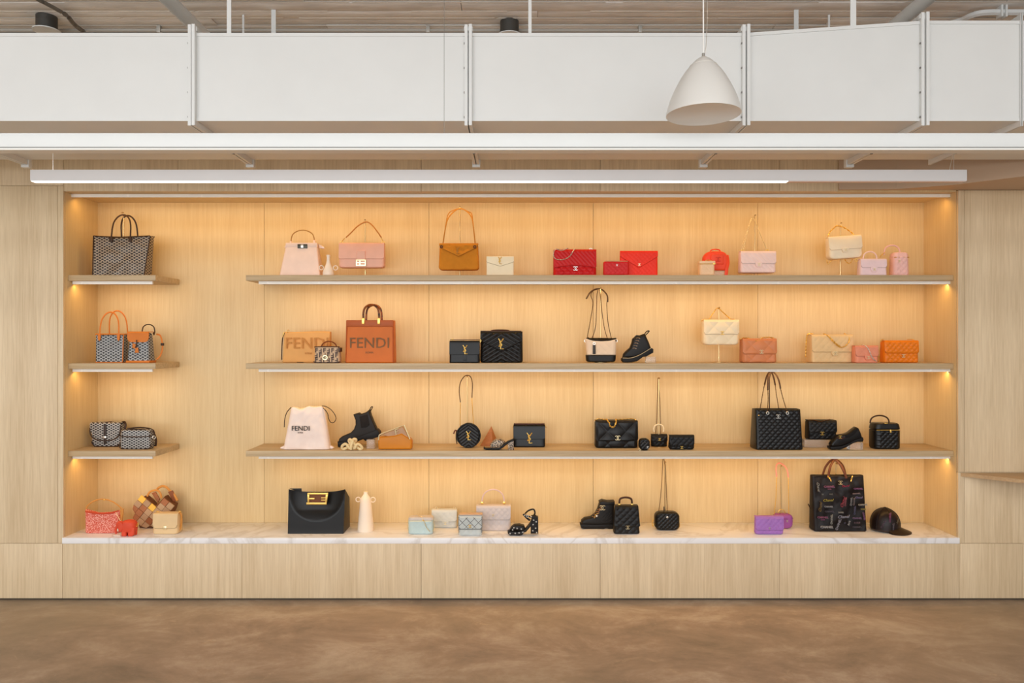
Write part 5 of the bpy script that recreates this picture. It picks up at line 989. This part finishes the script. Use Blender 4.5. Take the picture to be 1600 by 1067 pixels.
s.chain(MIX, [(1031, 0, 800.5), (1034.6, 2, 775), (1037.6, 5, 740), (1039, 7, 719.5)], 2.1, .5); s.chain(MIX, [(1044.4, 0, 800.5), (1043.6, 2, 770), (1042.6, 5, 735), (1040.4, 7, 719.5)], 2.1, .5); s.box('zip_tab', DBR, 1038, 1039.6, -2, -1, 793, 801, .2)
stand(1039.4, 4, .265, 722, 'tall brass stand behind the black camera bag on the marble ledge')

s = flapbag('lavender purple quilted wallet bag at the front of the marble ledge', 1177, 1225, 806.5, 4, 10, (164, 112, 186), 828, q=('diamond', 8.6, 8.6, .7), logo='cc', lx=1201.5, ly=824.4, lr=1.5, lm=SILVER, base=835, R=(3.5, 2), name='wallet_bag', flapr=3, tx=.3, rough=.45)
s = item('vanity_case', 'round purple vanity bag behind the lavender wallet bag, strap looped over a stand', 'handbag', 1211, 1241, 4, 18, 826.5, GRP[4]); PU = leather((158, 84, 154), .45)
s.body(PU, 1212, 1240.6, 804.5, s.by, R=(8, 6), rc=6, re=3, bulge=1, dense=True); s.tube('zip', leather((126, 60, 122), .5), [(1213, -7, 810), (1226, -9.8, 810.6), (1240, -7, 810)], .6); s.cc(SILVER, 1229.4, 813.6, 1.6, -10.8); s.handle(GOLD, 1219, 1230, 805, 798, .6)
s.tube('strap', leather((226, 140, 130), .45), [(1217.6, 2, 747), (1217.4, 4, 737), (1219.4, 7, 729), (1225, 9.6, 726.6), (1231, 7, 730), (1235, 4, 737), (1236, 2, 748)], 1.1, .8); s.chain(GOLD, [(1217.6, 2, 747), (1216, 1, 780), (1212.6, 0, 806)], 2.2, .45); s.chain(GOLD, [(1236, 2, 748), (1236, 1, 780), (1236, 0, 806)], 2.2, .45)
stand(1220.6, 4, .27, 728, 'tall brass stand behind the purple bags')

x0, x1 = 1273, 1355; s = item('tote_bag', 'big soft black shopper covered in coloured CHANEL lettering, brown leather handles', 'tote bag', x0, x1, 4, 24, 831, GRP[4]); NY = leather((20, 13, 14), .42)
s.body(NY, 1273, 1355, 744, s.by-.3, tx0=1271.5, tx1=1353.6, d=24, dt=10, R=(2, 0), rc=3, q=('crumple', 15, 2.2), opn=True, dense=True, bulge=1.5); HL = leather((84, 46, 28), .45)
s.tube('handle', HL, [(1296, -7, 748), (1299, -6, 734), (1304, -3, 725), (1310, -.5, 720.6), (1316, -3, 726), (1321, -6, 737), (1325, -7, 748)], 2.0, 1.2); s.tube('handle', HL, [(1293, 5, 745), (1297, 5, 733), (1303, 3, 723.6), (1309, 1, 719.8), (1317, 2, 723), (1325, 4, 732), (1329, 5, 745)], 1.8, 1.1)
s.chain(GOLD, [(1294.6, -8, 744), (1298, -9.4, 749), (1300, -10, 753)], 3.8, 1.0); s.chain(GOLD, [(1334, -8, 744), (1331.6, -9.4, 749), (1330.4, -10, 753)], 3.8, 1.0); s.cc(PALEGOLD, 1314, 754.4, 2.9, -10.6)
INK = lambda c_: plain('print_ink', c_, .5)
for (t, x, py, sz, rot, col, sh) in (('CHANEL', 1297, 761, 5.6, 0, (190, 120, 160), 0), ('PARIS', 1297, 764.6, 2.8, 0, (180, 110, 150), 0), ('Chanel', 1279.6, 761, 6.6, -82, (190, 190, 186), .4), ('Chanel', 1322, 760, 5, 8, (196, 60, 100), .4), ('CHANEL', 1342, 764, 4.6, 0, (170, 110, 170), 0), ('Chanel', 1293.6, 781.8, 7, 3, (198, 180, 80), .4), ('CHANEL', 1339, 771.6, 4, 4, (170, 150, 160), 0), ('31', 1286, 772.6, 4, 0, (160, 160, 160), 0), ('RUE', 1299, 772.4, 3.6, 0, (130, 130, 130), 0),
     ('CHANEL', 1294.6, 791.6, 4.4, 0, (200, 200, 206), 0), ('CHANEL', 1295.6, 799, 4.6, 0, (110, 104, 120), 0), ('Chanel', 1281.6, 792, 7, 84, (160, 130, 70), .4), ('Chanel', 1317, 785, 7.4, 72, (206, 84, 100), .4), ('CHANEL', 1321, 784, 4.6, 84, (210, 110, 120), 0), ('CHANEL', 1330, 783.6, 4.4, 84, (190, 184, 186), 0), ('CHANEL', 1334.4, 783.6, 4, 84, (170, 150, 150), 0), ('CHANEL', 1348, 788.6, 4.6, 3, (214, 206, 196), 0), ('PARIS', 1348.6, 795.4, 4, 0, (196, 176, 90), 0), ('Chanel', 1341.6, 777.4, 5, 0, (150, 140, 190), .4),
     ('PARIS', 1313.6, 800.6, 4, 0, (200, 196, 190), 0), ('Chanel', 1316.6, 807, 8, 4, (190, 186, 200), .4), ('CHANEL', 1285, 808, 5.4, 0, (190, 110, 150), 0), ('PARIS', 1285, 811.6, 3, 0, (180, 100, 150), 0), ('CHANEL', 1298.6, 811, 5, 88, (206, 200, 190), 0), ('CHANEL', 1291, 823, 6.4, 0, (226, 220, 220), 0), ('CHANEL', 1309, 819, 6, 70, (196, 190, 200), 0), ('Paris', 1325.6, 817, 5, 78, (210, 206, 206), .3), ('CHANEL', 1338.6, 809.4, 4.6, 0, (150, 120, 160), 0), ('31 RUE', 1338, 816, 4, 0, (140, 110, 120), 0), ('31', 1319, 816.6, 4, 0, (130, 120, 140), 0), ('CHANEL', 1349, 806, 4.2, -78, (170, 110, 160), 0), ('CHANEL', 1338, 823, 4.4, 0, (120, 110, 120), 0), ('CHANEL', 1335, 797, 4.4, 86, (120, 116, 150), 0)):
    f_ = (s.by-py)/(s.by-744); s.text(t, INK(tuple(int(v*.72) for v in col)), x, py, sz*.8, -(12+(5-12)*f_)-1.5-1.5*(1-(2*f_-1)**2)-.9, rot, ext=.9, shear=sh)
s.tube('side_cord', DBR, [(1271, 0, 797), (1267, -2, 789.6)], .9, n=1)
s.box('base_card', leather((150, 126, 100), .6), 1280, 1352, -13, 10, s.by-.8, s.by, .3)
stand(1306.6, 4, .245, 724, 'short brass stand seen between the handles of the lettered shopper')
s = item('baseball_cap', 'black leather baseball cap with faint coloured lettering at the right end of the ledge', 'cap', 1372, 1416, 4, 44, 834); CP_ = leather((28, 17, 17), .32); b = s.by
R_ = 21.6; pr = [(R_*1.0, b-3.5), (R_*1.0, b-10), (R_*.97, b-16), (R_*.87, b-23), (R_*.7, b-28.6), (R_*.45, b-33), (R_*.2, b-35.4), (.3, b-36)]
s.lathe('crown', CP_, pr, 1394.4, ns=36); s.blob('button', CP_, 1394.4, 0, b-36, 2, 2, 1.1)
for k_ in range(6):
    a = pi*k_/3+.5; s.tube('seam', leather((24, 16, 16), .5), [(1394.4+(r+.2)*cos(a), (r+.2)*sin(a), z) for r, z in pr], .45, n=2)
V = []; Fc = []; A_, B_ = 18, 8; a0 = radians(-42)
for i in range(A_+1):
    t = -1+2*i/A_; a = a0+t*radians(62)
    for j in range(B_+1):
        g_ = j/B_; ext = 17*sqrt(max(0, 1-abs(t)**2.4))
        rr_ = R_-1+g_*ext; x = 1394.4+rr_*cos(a); y = rr_*sin(a); z = b-8+g_*7.2*(1-.3*abs(t))+2.2*abs(t)
        V.append((x, y, min(z, b-.6)))
m_ = B_+1; n0 = len(V); V += [(x, y, z+.9 if z < b-1.2 else z+.5) for x, y, z in V]
for i in range(A_):
    for j in range(B_): a = i*m_+j; Fc += [(a, a+1, a+m_+1, a+m_), (n0+a, n0+a+m_, n0+a+m_+1, n0+a+1)]
    a = i*m_+B_; Fc.append((a, n0+a, n0+a+m_, a+m_))
s.put('brim', (V, Fc), CP_, ang=60)
s.tube('sweatband', leather((60, 44, 40), .6), [(1394.4+(R_-.3)*cos(2*pi*i/24), (R_-.3)*sin(2*pi*i/24), b-3.2) for i in range(24)], .7, closed=True, n=1)
for (t, x, py, sz, rot, col, y) in (('CHANEL', 1392, b-25, 5, 88, (170, 90, 130), -19.6), ('Chanel', 1404, b-19, 5, 70, (140, 120, 90), -18.6), ('CHANEL', 1382, b-14, 4.4, 60, (110, 90, 110), -18.6), ('CHANEL', 1396, b-10, 4.4, 88, (120, 110, 120), -21.8)): s.text(t, INK(tuple(int(v*.8) for v in col)), x, py, sz*.8, y, rot, ext=.8)
